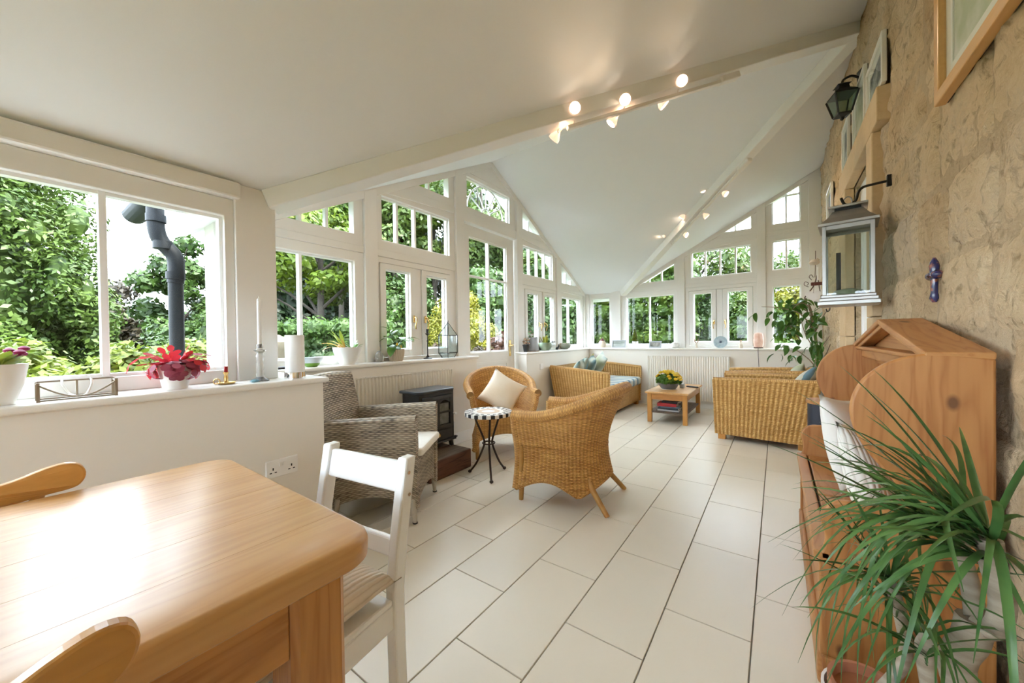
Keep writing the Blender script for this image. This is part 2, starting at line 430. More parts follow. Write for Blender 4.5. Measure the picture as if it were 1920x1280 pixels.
# valley beams
va, vb, vc = Vector((XD, YN, ZE)), Vector((XS, YR, ZR)), Vector((XD, YF, ZE))
dn = Vector((0, 0, -.035))
struct(MB().beam(va + dn - (vb - va).normalized() * .02, vb + dn, .12, .10).build('trim_6', 'trim_paint', bevel=.006))
struct(MB().beam(vc + dn, vb + dn + Vector((0, 0, -.006)), .10, .10).build('trim_7', 'trim_paint', bevel=.006))
# rake boards against the two glazed gables
def rake(name, p, q, w=.03, h=.075):
    p, q = Vector(p), Vector(q); return struct(MB().beam(p, q, w, h).build(name, 'trim_paint', bevel=.003))
rake('trim_8', (XG + .012, YN + .05, roof_g(YN + .05) - .03), (XG + .012, YR, ZR - .03))
rake('trim_9', (XG + .012, YF - .05, roof_g(YF - .05) - .03), (XG + .012, YR, ZR - .03))
rake('trim_10', (XD + .05, YF - .012, roof_l(XD + .05) - .03), (XS, YF - .012, ZR - .03))
# --- posts and transoms
def gf(s, z, d): return (XG - d, s, z)
def ff(s, z, d): return (s, YF + d, z)
def rf(s, z, d): return (s, YN - d, z)
def df(s, z, d): return (XD - d, s, z)
def bf(s, z, d): return (s, YB - d, z)
TN = [11]
def trim(poly, fn, d0, d1, bevel=.004, m='trim_paint'):
    o = MB().prism(poly, fn, d0, d1).build('trim_%d' % TN[0], m, bevel=bevel); TN[0] += 1; return struct(o)
def rect(a, b, c, d): return [(a, c), (b, c), (b, d), (a, d)]
GP = [(1.8875, 2.0125), (3.03, 3.155), (4.229, 4.354), (5.3715, 5.4965)]
for a, b in GP:
    za, zb = roof_g(a) - .01, roof_g(b) - .01
    z0 = 0 if a in (3.03, 4.229) else ZS
    trim([(a, z0), (b, z0), (b, zb), (a, za)], gf, -.03, .09)
trim(rect(YN + .0, YN + .09, ZS, ZE), gf, -.02, .09); trim(rect(YF - .09, YF, ZS, ZE), gf, -.02, .09)
for a, b in ((-2.435, -2.263), (-1.321, -1.207), (-.232, -.125), (.363, XS)):
    trim([(a, ZS), (b, ZS), (b, roof_l(b) - .01 if b > -2.2 else ZE + .03), (a, roof_l(a) - .01 if a > -2.2 else ZE)], ff, -.03, .09)
trim(rect(XG, XG + .09, ZS, ZE), ff, -.02, .09)
# transoms
for a, b in ((YN + .09, 1.8875), (2.0125, 3.03), (4.354, 5.3715), (5.4965, YF - .09)): trim(rect(a, b, 1.895, 1.955), gf, -.012, .08)
trim([(2.0125, 2.49), (3.03, 2.545), (3.03, 2.61), (2.195, 2.61)], gf, -.012, .08); trim([(5.3715, 2.49), (4.354, 2.545), (4.354, 2.61), (5.189, 2.61)], gf, -.012, .08)
trim(rect(3.155, 4.229, 2.50, 2.62), gf, -.02, .08)
for a, b in ((-2.263, -1.321), (-1.207, -.232), (-.125, .363)): trim(rect(a, b, 1.895, 1.955), ff, -.012, .08)
trim([(-1.207, 2.45), (-.232, 2.545), (-.232, 2.61), (-.94, 2.61)], ff, -.012, .08); trim(rect(-.125, .363, 2.55, 2.61), ff, -.012, .08)
# filled peak of the glazed gable
trim([(3.155, 3.10), (4.229, 3.10), (YR + .005, ZR - .01), (YR - .005, ZR - .01)], gf, -.006, .08)
# --- glazing
WN = [1]
def clip(poly, a, b):
    for sgn, lim in ((1, a), (-1, -b)):
        out = []
        for i in range(len(poly)):
            p, q = poly[i], poly[(i + 1) % len(poly)]
            dp, dq = sgn * p[0] - lim, sgn * q[0] - lim
            if dp >= 0: out.append(p)
            if dp * dq < 0:
                t = dp / (dp - dq); out.append((p[0] + t * (q[0] - p[0]), p[1] + t * (q[1] - p[1])))
        poly = out
        if len(poly) < 3: return []
    return poly
def span(poly, s):
    zs = []
    for i in range(len(poly)):
        p, q = poly[i], poly[(i + 1) % len(poly)]
        if min(p[0], q[0]) <= s <= max(p[0], q[0]) and abs(p[0] - q[0]) > 1e-6:
            zs.append(p[1] + (s - p[0]) / (q[0] - p[0]) * (q[1] - p[1]))
    return min(zs), max(zs)
def panes(parent, fn, inner, bars, bw=.024, hb=(), d=.05):
    e = [min(p[0] for p in inner) - 1] + sorted(bars) + [max(p[0] for p in inner) + 1]
    for a, b in zip(e[:-1], e[1:]):
        c = clip(inner, a, b)
        if c: MB().prism(c, fn, d, d + .004).build('pane', 'pane_glass', parent)
    for s in bars:
        z0, z1 = span(inner, s)
        if z1 - z0 > .01: MB().prism(rect(s - bw / 2, s + bw / 2, z0, z1), fn, d - .022, d + .026).build('glazing_bar', 'white_upvc', parent, bevel=.003)
    for z in hb:
        a, b = min(p[0] for p in inner), max(p[0] for p in inner)
        MB().prism(rect(a, b, z - bw / 2, z + bw / 2), fn, d - .02, d + .024).build('glazing_bar', 'white_upvc', parent, bevel=.003)
def light(fn, outer, inner, bars=(), hb=(), d=.05):
    """one fixed light: frame, bead, panes and bars"""
    wdw = sempty('window_%d' % WN[0]); WN[0] += 1
    MB().ring(outer, inner, fn, 0, .08).build('window_frame', 'trim_paint', wdw, bevel=.004)
    cx = sum(p[0] for p in inner) / len(inner); cz = sum(p[1] for p in inner) / len(inner)
    inn2 = [(cx + (a - cx) * (1 - .014 / max(.1, abs(a - cx))), cz + (b - cz) * (1 - .014 / max(.1, abs(b - cz)))) for a, b in inner]
    if len(inner) == 4: MB().ring(inner, inn2, fn, .03, .07).build('glazing_bead', 'white_upvc', wdw)
    panes(wdw, fn, inner, list(bars), hb=hb, d=d)
    return wdw
def handle(parent, fn, s, z, side):
    h = MB().prism(rect(s - .011, s + .011, z - .035, z + .035), fn, -.025, -.015).build('handle_plate', 'brass', parent, bevel=.003)
    P = [fn(s, z + .01, -.02), fn(s, z + .012, -.05), fn(s + .006 * side, z - .02, -.062), fn(s + .01 * side, z - .06, -.055), fn(s + .004 * side, z - .10, -.05)]
    MB().tube(spline(P, 4), [.008] * 9 + [.006] * 8, 8).build('handle', 'brass', parent, smooth=50)
def casement(fn, outer, sashes, zs, zg, b=.062):
    """pair of opening sashes in an outer frame"""
    wdw = sempty('window_%d' % WN[0]); WN[0] += 1
    (a0, a1), (b0, b1) = sashes
    inn = rect(a0 - .004, b1 + .004, zs[0] - .004, zs[1] + .004)
    MB().ring(outer, inn, fn, 0, .08).build('window_frame', 'trim_paint', wdw, bevel=.004)
    MB().prism(rect(a1 + .004, b0 - .004, zs[0], zs[1]), fn, 0, .08).build('mullion', 'trim_paint', wdw, bevel=.004)
    for (s0, s1), hs in (((a0, a1), 1), ((b0, b1), -1)):
        sash = MB().ring(rect(s0, s1, *zs), rect(s0 + b, s1 - b, *zg), fn, -.012, .06).build('sash', 'trim_paint', wdw, bevel=.005)
        MB().ring(rect(s0 + b, s1 - b, *zg), rect(s0 + b + .012, s1 - b - .012, zg[0] + .012, zg[1] - .012), fn, .02, .055).build('glazing_bead', 'white_upvc', sash)
        MB().prism(rect(s0 + b, s1 - b, *zg), fn, .04, .044).build('pane', 'pane_glass', sash)
        handle(sash, fn, (s1 - .03) if hs == 1 else (s0 + .03), 1.33, -hs)
    return wdw
Z1, Z2 = (.985, 1.815), (2.05, 2.465)
# gable, bay by bay
o1 = lambda a, b: rect(a, b, ZS, 1.895)
light(gf, o1(YN + .09, 1.8875), rect(1.0, 1.80, *Z1), [1.365])
light(gf, o1(5.4965, YF - .09), rect(5.584, 6.30, *Z1), [5.90])
casement(gf, o1(2.0125, 3.03), ((2.045, 2.45), (2.535, 2.94)), (.965, 1.838), (1.032, 1.79))
casement(gf, o1(4.354, 5.3715), ((4.444, 4.849), (4.934, 5.339)), (.965, 1.838), (1.032, 1.79))
def tri_in(sa, sb, z, roof, m=.035):   # glass of a raked light, apex towards sa
    return [(sa, z), (sb, z), (sb, roof(sb) - m)]
RF = roof_g
light(gf, [(.945, 1.955), (1.8875, 1.955), (1.8875, RF(1.8875))], tri_in(1.205, 1.80, 2.05, RF), [1.37, 1.58])
light(gf, [(2 * YR - .945, 1.955), (5.4965, 1.955), (5.4965, RF(5.4965))], tri_in(6.179, 5.584, 2.05, RF), [6.0, 5.8])
light(gf, [(2.0125, 1.955), (3.03, 1.955), (3.03, 2.555), (2.0125, RF(2.0125))], rect(2.08, 2.945, *Z2), [2.27, 2.49, 2.71])
light(gf, [(4.354, 1.955), (5.3715, 1.955), (5.3715, RF(5.3715)), (4.354, 2.555)], rect(4.42, 5.285, *Z2), [4.64, 4.855, 5.07])
light(gf, [(2.201, 2.605), (3.03, 2.605), (3.03, RF(3.03))], tri_in(2.46, 2.945, 2.70, RF), [2.68])
light(gf, [(5.183, 2.605), (4.354, 2.605), (4.354, RF(4.354))], tri_in(4.924, 4.42, 2.70, RF), [4.62])
fan = light(gf, rect(3.155, 4.229, 2.62, 3.10), rect(3.245, 4.10, 2.69, 3.05))
fc = (3.672, 2.695)
def arc(r, a0, a1, n): return [gf(fc[0] + r * math.cos(a0 + (a1 - a0) * i / n), fc[1] + r * math.sin(a0 + (a1 - a0) * i / n), .065) for i in range(n + 1)]
for r in (.085, .355):
    MB().tube(arc(r, 0.02, PI - .02, 20), .011, 6).build('glazing_bar', 'white_upvc', fan, smooth=60)
for k in range(1, 6):
    a = PI * k / 6
    MB().tube([gf(fc[0] + q_ * math.cos(a), fc[1] + q_ * math.sin(a), .065) for q_ in (.085, .355)], .010, 6).build('glazing_bar', 'white_upvc', fan)
# garden door
door = sempty('door_1')
sd = 3.172, 4.212
MB().ring(rect(sd[0], sd[1], .02, 2.49), rect(3.30, 4.055, .955, 2.36), gf, .03, .075).build('door_frame', 'trim_paint', door, bevel=.004)
MB().ring(rect(3.30, 4.055, .955, 2.36), rect(3.314, 4.041, .969, 2.346), gf, .045, .075).build('glazing_bead', 'white_upvc', door)
MB().ring(rect(3.32, 4.05, .12, .83), rect(3.36, 4.01, .16, .79), gf, .022, .031).build('panel_moulding', 'trim_paint', door, bevel=.006)
panes(door, gf, rect(3.30, 4.055, .955, 2.36), [3.675], hb=[1.885], d=.055)
for z in (.99, 1.47, 2.18):
    MB().tube([gf(3.163, z - .05, .02), gf(3.163, z + .05, .02)], .011, 8).build('hinge', 'brass', door, smooth=50)
MB().prism(rect(4.085, 4.125, .88, 1.10), gf, .024, .03).build('lock_plate', 'brass', door, bevel=.002)
MB().tube(spline([gf(4.105, 1.03, .03), gf(4.105, 1.03, -.02), gf(4.09, 1.03, -.03), gf(4.0, 1.025, -.03)], 4), .009, 8).build('handle', 'brass', door, smooth=50)
struct(MB().box(XG - .10, XG + .02, 3.155, 4.229, 0, .02).build('trim_90', 'trim_paint'))
# far wall
light(ff, rect(XG + .09, -2.435, ZS, ZE), rect(-2.83, -2.475, .985, 1.84))
light(ff, rect(-2.263, -1.321, ZS, 1.895), rect(-2.17, -1.375, *Z1), [-1.775])
casement(ff, rect(-1.207, -.232, ZS, 1.895), ((-1.145, -.762), (-.672, -.288)), (.965, 1.838), (1.025, 1.795))
light(ff, rect(-.125, .363, ZS, 1.895), rect(-.045, .275, *Z1))
RL = roof_l
light(ff, [(-2.17, 1.955), (-1.321, 1.955), (-1.321, RL(-1.321))], [(-1.92, 2.05), (-1.372, 2.05), (-1.372, RL(-1.372) - .045)], [-1.775, -1.574])
light(ff, [(-1.207, 1.955), (-.232, 1.955), (-.232, 2.555), (-1.207, RL(-1.207))], rect(-1.11, -.304, *Z2), [-.913, -.709, -.503])
light(ff, [(-.955, 2.605), (-.232, 2.605), (-.232, RL(-.232))], [(-.675, 2.70), (-.304, 2.70), (-.304, RL(-.304) - .045)], [-.5])
light(ff, rect(-.125, .363, 1.955, 2.555), rect(-.045, .275, *Z2), [.116])
light(ff, [(-.125, 2.605), (.363, 2.605), (.363, RL(.363)), (-.125, RL(-.125))], [(-.045, 2.70), (.275, 2.70), (.275, RL(.275) - .05), (-.045, RL(-.045) - .05)], [.116], hb=[3.09])
# dining side: bay in view and the one behind the camera
for a, b, bars in ((-.72, .70, [-.21, .255]), (-2.55, -.86, [-2.0, -1.43])):
    light(df, rect(a, b, ZS, 1.845), rect(a + .06, b - .04, .99, 1.757), bars)
trim(rect(.70, YN, ZS, ZE), df, -.02, .09); trim(rect(-.86, -.72, ZS, ZE), df, -.02, .09)
trim(rect(YB, .72, 1.845, ZE), df, -.045, .09, bevel=.01)
# return side of the bump-out
light(rf, rect(XG + .09, XD - .09, ZS, ZE - .02), rect(XG + .17, XD - .15, .99, 1.80))
trim(rect(XG - .09, XG + .09, ZS, ZE), rf, 0.001, .09); 
# end wall behind the camera: glazed above a low wall
struct(MB().box(XD - .14, XS, YB - .15, YB, 0, ZS - .03).build('wall_back', 'wall_paint'))
sill('trim_91', XD, XS, YB - .05, YB + .02)
for a, b in ((XD, -1.3), (-1.3, -.4), (-.4, XS)): light(bf, rect(a, b, ZS, 1.9), rect(a + .1, b - .1, .99, 1.82), [(a + b) / 2])
trim([(XD, 1.9), (XS, 1.9), (XS, ZR - .005), (XD, ZE - .005)], bf, 0, .1, bevel=0, m='wall_paint')
# ================================================================= stone wall with a blocked-off doorway
def stone_mat(name, cols, rnd=0.55, bs=1.0):
    m, nt, b = _nt(name)
    oi = N(nt, 'ShaderNodeObjectInfo'); tc = N(nt, 'ShaderNodeTexCoord')
    gm = N(nt, 'ShaderNodeNewGeometry'); P = gm.outputs['Position']
    n1 = N(nt, 'ShaderNodeTexNoise'); n1.inputs['Scale'].default_value = 2.6; n1.inputs['Detail'].default_value = 5; L(nt, P, n1.inputs['Vector'])
    n2 = N(nt, 'ShaderNodeTexNoise'); n2.inputs['Scale'].default_value = 40; n2.inputs['Detail'].default_value = 6; n2.inputs['Roughness'].default_value = 0.7; L(nt, P, n2.inputs['Vector'])
    mp = N(nt, 'ShaderNodeMapping'); mp.inputs['Scale'].default_value = (9, 9, 26); mp.inputs['Rotation'].default_value = (0.6, 0, 0); L(nt, P, mp.inputs['Vector'])
    n3 = N(nt, 'ShaderNodeTexNoise'); n3.inputs['Scale'].default_value = 1.6; n3.inputs['Detail'].default_value = 5; L(nt, mp.outputs[0], n3.inputs['Vector'])
    f = math_n(nt, 'ADD', math_n(nt, 'MULTIPLY', oi.outputs['Random'], rnd * .4), math_n(nt, 'ADD', math_n(nt, 'MULTIPLY', n1.outputs[0], .62), math_n(nt, 'MULTIPLY', n2.outputs[0], .34)))
    col = ramp(nt, f, list(zip((0.36, 0.52, 0.66, 0.80), cols)))
    # rusty and grey weather stains
    n4 = N(nt, 'ShaderNodeTexNoise'); n4.inputs['Scale'].default_value = 1.5; n4.inputs['Detail'].default_value = 3; L(nt, P, n4.inputs['Vector'])
    st = ramp(nt, n4.outputs[0], [(0.60, (0, 0, 0)), (0.70, (1, 1, 1))])
    mx = N(nt, 'ShaderNodeMix', data_type='RGBA'); L(nt, math_n(nt, 'MULTIPLY', st, .45), mx.inputs['Factor'])
    L(nt, col, mx.inputs['A']); mx.inputs['B'].default_value = (0.36, 0.31, 0.22, 1)
    # dark pits and cracks in the face
    vo = N(nt, 'ShaderNodeTexNoise'); vo.inputs['Scale'].default_value = 17; vo.inputs['Detail'].default_value = 7; vo.inputs['Roughness'].default_value = .62; vo.inputs['Distortion'].default_value = .9; L(nt, P, vo.inputs['Vector'])
    pit = ramp(nt, vo.outputs[0], [(0.33, (.42, .38, .32)), (0.46, (1, 1, 1))])
    m2 = N(nt, 'ShaderNodeMix', data_type='RGBA', blend_type='MULTIPLY'); m2.inputs['Factor'].default_value = min(1.0, bs) * .7; L(nt, mx.outputs['Result'], m2.inputs['A']); L(nt, pit, m2.inputs['B'])
    L(nt, m2.outputs['Result'], b.inputs['Base Color']); b.inputs['Roughness'].default_value = 0.92; b.inputs['Specular IOR Level'].default_value = 0.2
    h = math_n(nt, 'ADD', math_n(nt, 'MULTIPLY', n2.outputs[0], .6), math_n(nt, 'ADD', math_n(nt, 'MULTIPLY', n3.outputs[0], .8), math_n(nt, 'MULTIPLY', vo.outputs[0], 1.1)))
    bump(nt, b, h, 0.8 * bs, 0.03)
SAND = [(0.464, 0.332, 0.194), (0.626, 0.469, 0.286), (0.719, 0.567, 0.373), (0.580, 0.469, 0.340)]
stone_mat('sandstone', SAND)
stone_mat('mortar', [(0.487, 0.365, 0.227), (0.615, 0.480, 0.313), (0.661, 0.534, 0.367), (0.534, 0.425, 0.292)], rnd=0.0, bs=1.0)
stone_mat('dressed_stone', [(0.545, 0.392, 0.232), (0.615, 0.458, 0.281), (0.661, 0.507, 0.324), (0.580, 0.436, 0.281)], rnd=.1, bs=.12)
OY0, OY1, OZ = 3.125, 4.0, 2.29
XM = XS + .006
mb = MB().box(XM, XS + .6, YB - .15, OY0, 0, 3.5).box(XM, XS + .6, OY1, YF + .14, 0, 3.5).box(XM, XS + .6, OY0, OY1, OZ, 3.5)
wr = struct(mb.build('wall_right', 'mortar'))
def stone_mesh(seed):
    nu, nv = 16, 10; rnd = random.Random(seed)
    ox = rnd.uniform(0, 50)
    def fn(a, b):
        e = min(a, 1 - a) * nu; g = min(b, 1 - b) * nv; d = min(e, g)
        x = .008 if d < .5 else -(.006 + .018 * noise.noise((a * 2.3 + ox, b * 2.1, 1.0)) + .013 * noise.noise((a * 7 + ox, b * 5, 4.0)) + (.006 if d > 1.5 else 0))
        return (x, (a - .5) + .035 * noise.noise((b * 3 + ox, 7.0, a * 2)), (b - .5) + .05 * noise.noise((a * 3 + ox, 9.0, b * 2)))
    return MB().grid(fn, nu, nv)
SM = []
for k in range(8):
    me = stone_mesh(k).mesh('stone', smooth=70); me.materials.append(MATS['sandstone']); SM.append(me)
rs = random.Random(3)
z = 0.0
while z < 3.45:
    h = rs.choice((.21, .25, .28, .31, .34)); h = min(h, 3.5 - z)
    y = YB - rs.uniform(0, .3)
    while y < YF:
        l = rs.uniform(.32, .78); y1 = min(y + l, YF)
        segs = [(max(y, YB), y1)]
        if z < OZ - .02:
            segs = [(a, min(b, OY0)) for a, b in segs if a < OY0] + [(max(a, OY1), b) for a, b in segs if b > OY1]
        for a, b in segs:
            if b - a > .08 and h > .06:
                hh = min(h, OZ - z) if (z < OZ < z + h and OY0 - .1 < a < OY1) else h
                o = inst(rs.choice(SM), wr, (XM, (a + b) / 2, z + hh / 2), (0, 0, 0), (1, b - a - .002, hh - .002), 'stone')
        y = y1
    z += h
# dressed surround of the doorway
ds = sempty('trim_80')
MB().box(XS - .05, XS + .02, 2.965, 3.125, 0, 1.22).box(XS - .05, XS + .02, 2.965, 3.125, 1.224, 1.80).box(XS - .05, XS + .02, 2.965, 3.125, 1.804, 2.287).build('jamb', 'dressed_stone', ds, bevel=.006)
MB().box(XS - .05, XS + .02, 4.0, 4.33, 0, 1.1).box(XS - .05, XS + .02, 4.0, 4.33, 1.104, 2.287).build('jamb', 'dressed_stone', ds, bevel=.006)
MB().box(XS - .05, XS + .02, 2.83, 4.33, 2.29, 2.48).build('lintel', 'dressed_stone', ds, bevel=.006)
d2 = sempty('door_2')
MB().box(XS + .045, XS + .09, OY0, OY1, 0, OZ).build('door_panel', 'white_upvc', d2)
for a, b in ((3.2, 3.52), (3.6, 3.92)):
    for c, d in ((.2, .95), (1.1, 2.1)): MB().ring([(a, c), (b, c), (b, d), (a, d)], [(a + .03, c + .03), (b - .03, c + .03), (b - .03, d - .03), (a + .03, d - .03)], yz, XS + .037, XS + .047).build('panel_moulding', 'white_upvc', d2, bevel=.003)
# ================================================================= garden outside
import numpy as np
GZ = -0.18
def leaf_cloud(clumps, n, size, seed=0, flat=0.0, aspect=0.55, mat_name=None, name='foliage', parent=None, up=0.25, core=0.0):
    """many small leaves on the skins of round clumps [(x,y,z,rx,ry,rz), ...] as one mesh"""
    rg = np.random.default_rng(seed); C = np.array(clumps, float)
    wts = (C[:, 3] * C[:, 5]) ** 1.0; wts /= wts.sum()
    idx = rg.choice(len(C), n, p=wts)
    d = rg.normal(size=(n, 3)); d /= np.linalg.norm(d, axis=1)[:, None]
    rad = rg.uniform(0.72, 1.04, n)[:, None]
    P = C[idx, :3] + d * C[idx, 3:] * rad
    nr = d + rg.normal(size=(n, 3)) * 0.55 + np.array([0, 0, up]); nr /= np.linalg.norm(nr, axis=1)[:, None]
    t = rg.normal(size=(n, 3)); t -= nr * (t * nr).sum(1)[:, None]; t /= np.linalg.norm(t, axis=1)[:, None]
    b = np.cross(nr, t); s = size * rg.uniform(0.6, 1.3, n)[:, None]
    q = np.stack([P - t * s, P + b * s * aspect, P + t * s, P - b * s * aspect], 1).reshape(-1, 3)
    if core:                                   # the shaded inside of the crown
        qs = []
        th = np.linspace(0, 2 * PI, 9); ph = np.linspace(-PI / 2, PI / 2, 6)
        def pt_(i, j): return np.stack([np.cos(ph[j]) * np.cos(th[i]), np.cos(ph[j]) * np.sin(th[i]), np.sin(ph[j])])
        sph = np.array([[pt_(i, j), pt_(i + 1, j), pt_(i + 1, j + 1), pt_(i, j + 1)] for i in range(8) for j in range(5)]).reshape(-1, 3)
        for c in C: qs.append(sph * c[3:] * core + c[:3])
        q = np.concatenate([q] + qs); n = len(q) // 4
    return fast_mesh(q, n, name, mat_name, parent)
def fast_mesh(q, n, name, mat_name, parent):
    me = bpy.data.meshes.new(name); me.vertices.add(4 * n); me.loops.add(4 * n); me.polygons.add(n)
    me.vertices.foreach_set('co', q.astype(np.float32).ravel()); me.loops.foreach_set('vertex_index', np.arange(4 * n, dtype=np.int32))
    me.polygons.foreach_set('loop_start', np.arange(0, 4 * n, 4, dtype=np.int32)); me.update(calc_edges=True)
    me.materials.append(MATS[mat_name]); o = bpy.data.objects.new(name, me); COL.objects.link(o)
    if parent is not None: o.parent = parent
    o['kind'] = 'stuff'
    return o
leafmat('leaf_conifer', (0.0190, 0.0410, 0.0060), (0.0540, 0.0880, 0.0140), 2.2)
leafmat('leaf_dark', (0.0035, 0.0095, 0.0035), (0.0120, 0.0260, 0.0080), 1.4)
leafmat('leaf_mid', (0.0100, 0.0260, 0.0045), (0.0340, 0.0680, 0.0110), 1.3)
leafmat('leaf_bright', (0.0300, 0.0620, 0.0040), (0.0800, 0.1180, 0.0080), 1.2, transl=.35)
leafmat('leaf_shrub', (0.0360, 0.0620, 0.0060), (0.1050, 0.1350, 0.0160), 5.0, transl=.35)
leafmat('leaf_pale', (0.0200, 0.0420, 0.0070), (0.0550, 0.0850, 0.0140), 1.0, transl=.35)
leafmat('leaf_gold', (0.0700, 0.0800, 0.0040), (0.1400, 0.1300, 0.0060), 3.0, transl=.2)
leafmat('leaf_brown', (0.0203, 0.0158, 0.0099), (0.0338, 0.0279, 0.0158), 2.0)
leafmat('leaf_hedge', (0.0120, 0.0320, 0.0040), (0.0450, 0.0800, 0.0080), 2.6, transl=.3, c3=(0.085, 0.11, 0.014))
leafmat('plume', (0.0518, 0.0383, 0.0203), (0.0765, 0.0540, 0.0338), 4.0, transl=.3)
leafmat('red_bloom', (0.0720, 0.0225, 0.0113), (0.0900, 0.0405, 0.0225), 4.0, transl=.3)
mat('bark', (0.02, 0.015, 0.010), 0.9, c2=(0.035, 0.028, 0.02), scale=8)
mat('lawn', (0.026, 0.042, 0.008), 0.9, c2=(0.036, 0.055, 0.011), scale=1.5)
mat('field', (0.050, 0.060, 0.026), 0.95, c2=(0.065, 0.072, 0.038), scale=.08)
mat('patio', (0.055, 0.046, 0.036), 0.9, c2=(0.075, 0.064, 0.052), scale=3)
g = MB().grid(lambda a, b: ((a - .5) * 160 - 10, (b - .5) * 160 + 10, GZ), 4, 4).build('ground_lawn', 'lawn'); struct(g)
struct(MB().box(XG - 1.1, XG - .14, YN - 3.6, YF + .9, GZ - .05, GZ + .03).build('ground_patio', 'patio'))
def hillf(a, b):
    x = -160 + a * 220; y = -40 + a * 150 + b * 60
    return (x - b * 45, y + 30, GZ + 0.5 + (5.5 + 2.5 * math.sin(a * 6 + 1)) * math.sin(b * PI * .5))
struct(MB().grid(hillf, 24, 6).build('ground_hill', 'field', smooth=60))
def clumpy(c, r, n, seed, rc=(.35, .55), flat=1.0):
    """clumps filling an ellipsoid"""
    rg = random.Random(seed); out = []
    for _ in range(n):
        while True:
            p = Vector((rg.uniform(-1, 1), rg.uniform(-1, 1), rg.uniform(-1, 1)))
            if p.length < 1: break
        p = p.normalized() * (p.length ** .5) * .8
        q = rg.uniform(*rc)
        out.append((c[0] + p.x * r[0], c[1] + p.y * r[1], c[2] + p.z * r[2], q * min(r), q * min(r), q * min(r) * flat))
    return out
def tree(name, label, px, dist, h, r, mname, n, size, seed, trunk=.12, base=0.3, clumps=26, flat=.8, cat='tree', group=None, pos=None, rc=(.3, .5), core=0.0):
    p = pos if pos else at_dist(px, dist)
    t = thing(name, label, cat, (p[0], p[1], GZ), 0, group)
    zc = base * h + (1 - base) * h / 2
    cl = clumpy((0, 0, zc), (r, r, (1 - base) * h / 2), clumps, seed, rc, flat)
    leaf_cloud(cl, n, size, seed, mat_name=mname, parent=t, core=core)
    m = MB().tube([(0, 0, 0), (trunk * .4, 0, h * .3), (0, trunk * .5, zc), (0, 0, h * .8)], [trunk, trunk * .8, trunk * .55, trunk * .2], 8)
    rg = random.Random(seed)
    for k in range(6):
        a = rg.uniform(0, 2 * PI); z0 = rg.uniform(.3, .7) * h
        m.tube([(0, 0, z0), (r * .4 * math.cos(a), r * .4 * math.sin(a), z0 + .12 * h), (r * .75 * math.cos(a), r * .75 * math.sin(a), z0 + .2 * h)], [trunk * .4, trunk * .25, trunk * .08], 6)
    m.build('trunk', 'bark', t, smooth=60)
    return t
def dome(name, label, px, dist, h, r, mname, n, size, seed, cat='shrub', lob=0.12, group=None, pos=None):
    """clipped or natural rounded bush down to the ground"""
    p = pos if pos else at_dist(px, dist)
    t = thing(name, label, cat, (p[0], p[1], GZ), 0, group)
    rg = random.Random(seed); cl = [(0, 0, h * .42, r * .9, r * .9, h * .56)]
    for k in range(14):
        a = rg.uniform(0, 2 * PI); e = rg.uniform(0, 1.2); q = rg.uniform(.2, .3) * r
        cl.append((math.cos(a) * math.cos(e) * r * (1 - lob), math.sin(a) * math.cos(e) * r * (1 - lob), h * .42 + math.sin(e) * h * .5, q, q, q))
    leaf_cloud(cl, n, size, seed, mat_name=mname, parent=t, core=.74)
    MB().tube([(0, 0, 0), (0, 0, h * .5)], [.05, .03], 6).build('stem', 'bark', t)
    return t
# left window
def conifer(name, label, px, dist, h, r, mname, n, size, seed):
    p = at_dist(px, dist); t = thing(name, label, 'tree', (p.x, p.y, GZ)); rg = random.Random(seed); cl = []
    for k in range(260):
        u = rg.random() ** 1.2; a = rg.uniform(0, 2 * PI); R_ = r * (1 - u ** 2.2) ** .75 * rg.uniform(.78, 1.0); q = rg.uniform(.2, .36)
        cl.append((R_ * math.cos(a), R_ * math.sin(a), .15 + u * h * .95, q, q, q * 1.6))
    leaf_cloud(cl, n, size, seed, mat_name=mname, parent=t, core=.42, aspect=.45, up=.6)
    leaf_cloud([(0, 0, h * .34, r * .7, r * .7, h * .36), (0, 0, h * .62, r * .5, r * .5, h * .25)], 14000, .05, seed, mat_name=mname, parent=t, core=.7, name='inner_foliage')
    MB().tube([(0, 0, 0), (0, 0, h * .9)], [.16, .03], 8).build('trunk', 'bark', t)
    return t
conifer('conifer_tree', 'tall dense green conifer growing close beyond the dining window', -75, 9.5, 6.4, 1.5, 'leaf_conifer', 110000, .045, 1)
for k, (px, d, h, r) in enumerate(((60, 24, 2.6, 1.6), (150, 25, 2.3, 1.5), (225, 26, 2.4, 1.5), (290, 24, 2.6, 1.3), (355, 24, 3.0, 1.4), (420, 24, 3.2, 1.4))):
    dome('distant_bush', 'distant rounded bush closing the far edge of the garden', px, d, h, r, 'leaf_mid', 1800, .10, 140 + k, group='distant bushes at the garden edge')
tree('copper_tree', 'brownish leafed small tree beside the tall conifer', 215, 19, 3.5, 1.25, 'leaf_brown', 5000, .11, 2, base=.25, core=.6)
tree('garden_tree', 'rounded green tree behind the rainwater pipe', 335, 14, 4.6, 0.95, 'leaf_mid', 6500, .085, 3, base=.08, core=.65)
for k, (px, d, h, r) in enumerate(((180, 15, 1.3, .6), (250, 12, 1.15, .5), (310, 11, 1.5, .55), (395, 13, 2.2, .7))):
    dome('border_shrub', 'mid green border shrub at the far edge of the lawn', px, d, h, r, 'leaf_mid', 2200, .06, 20 + k, group='border shrubs beyond the lawn')
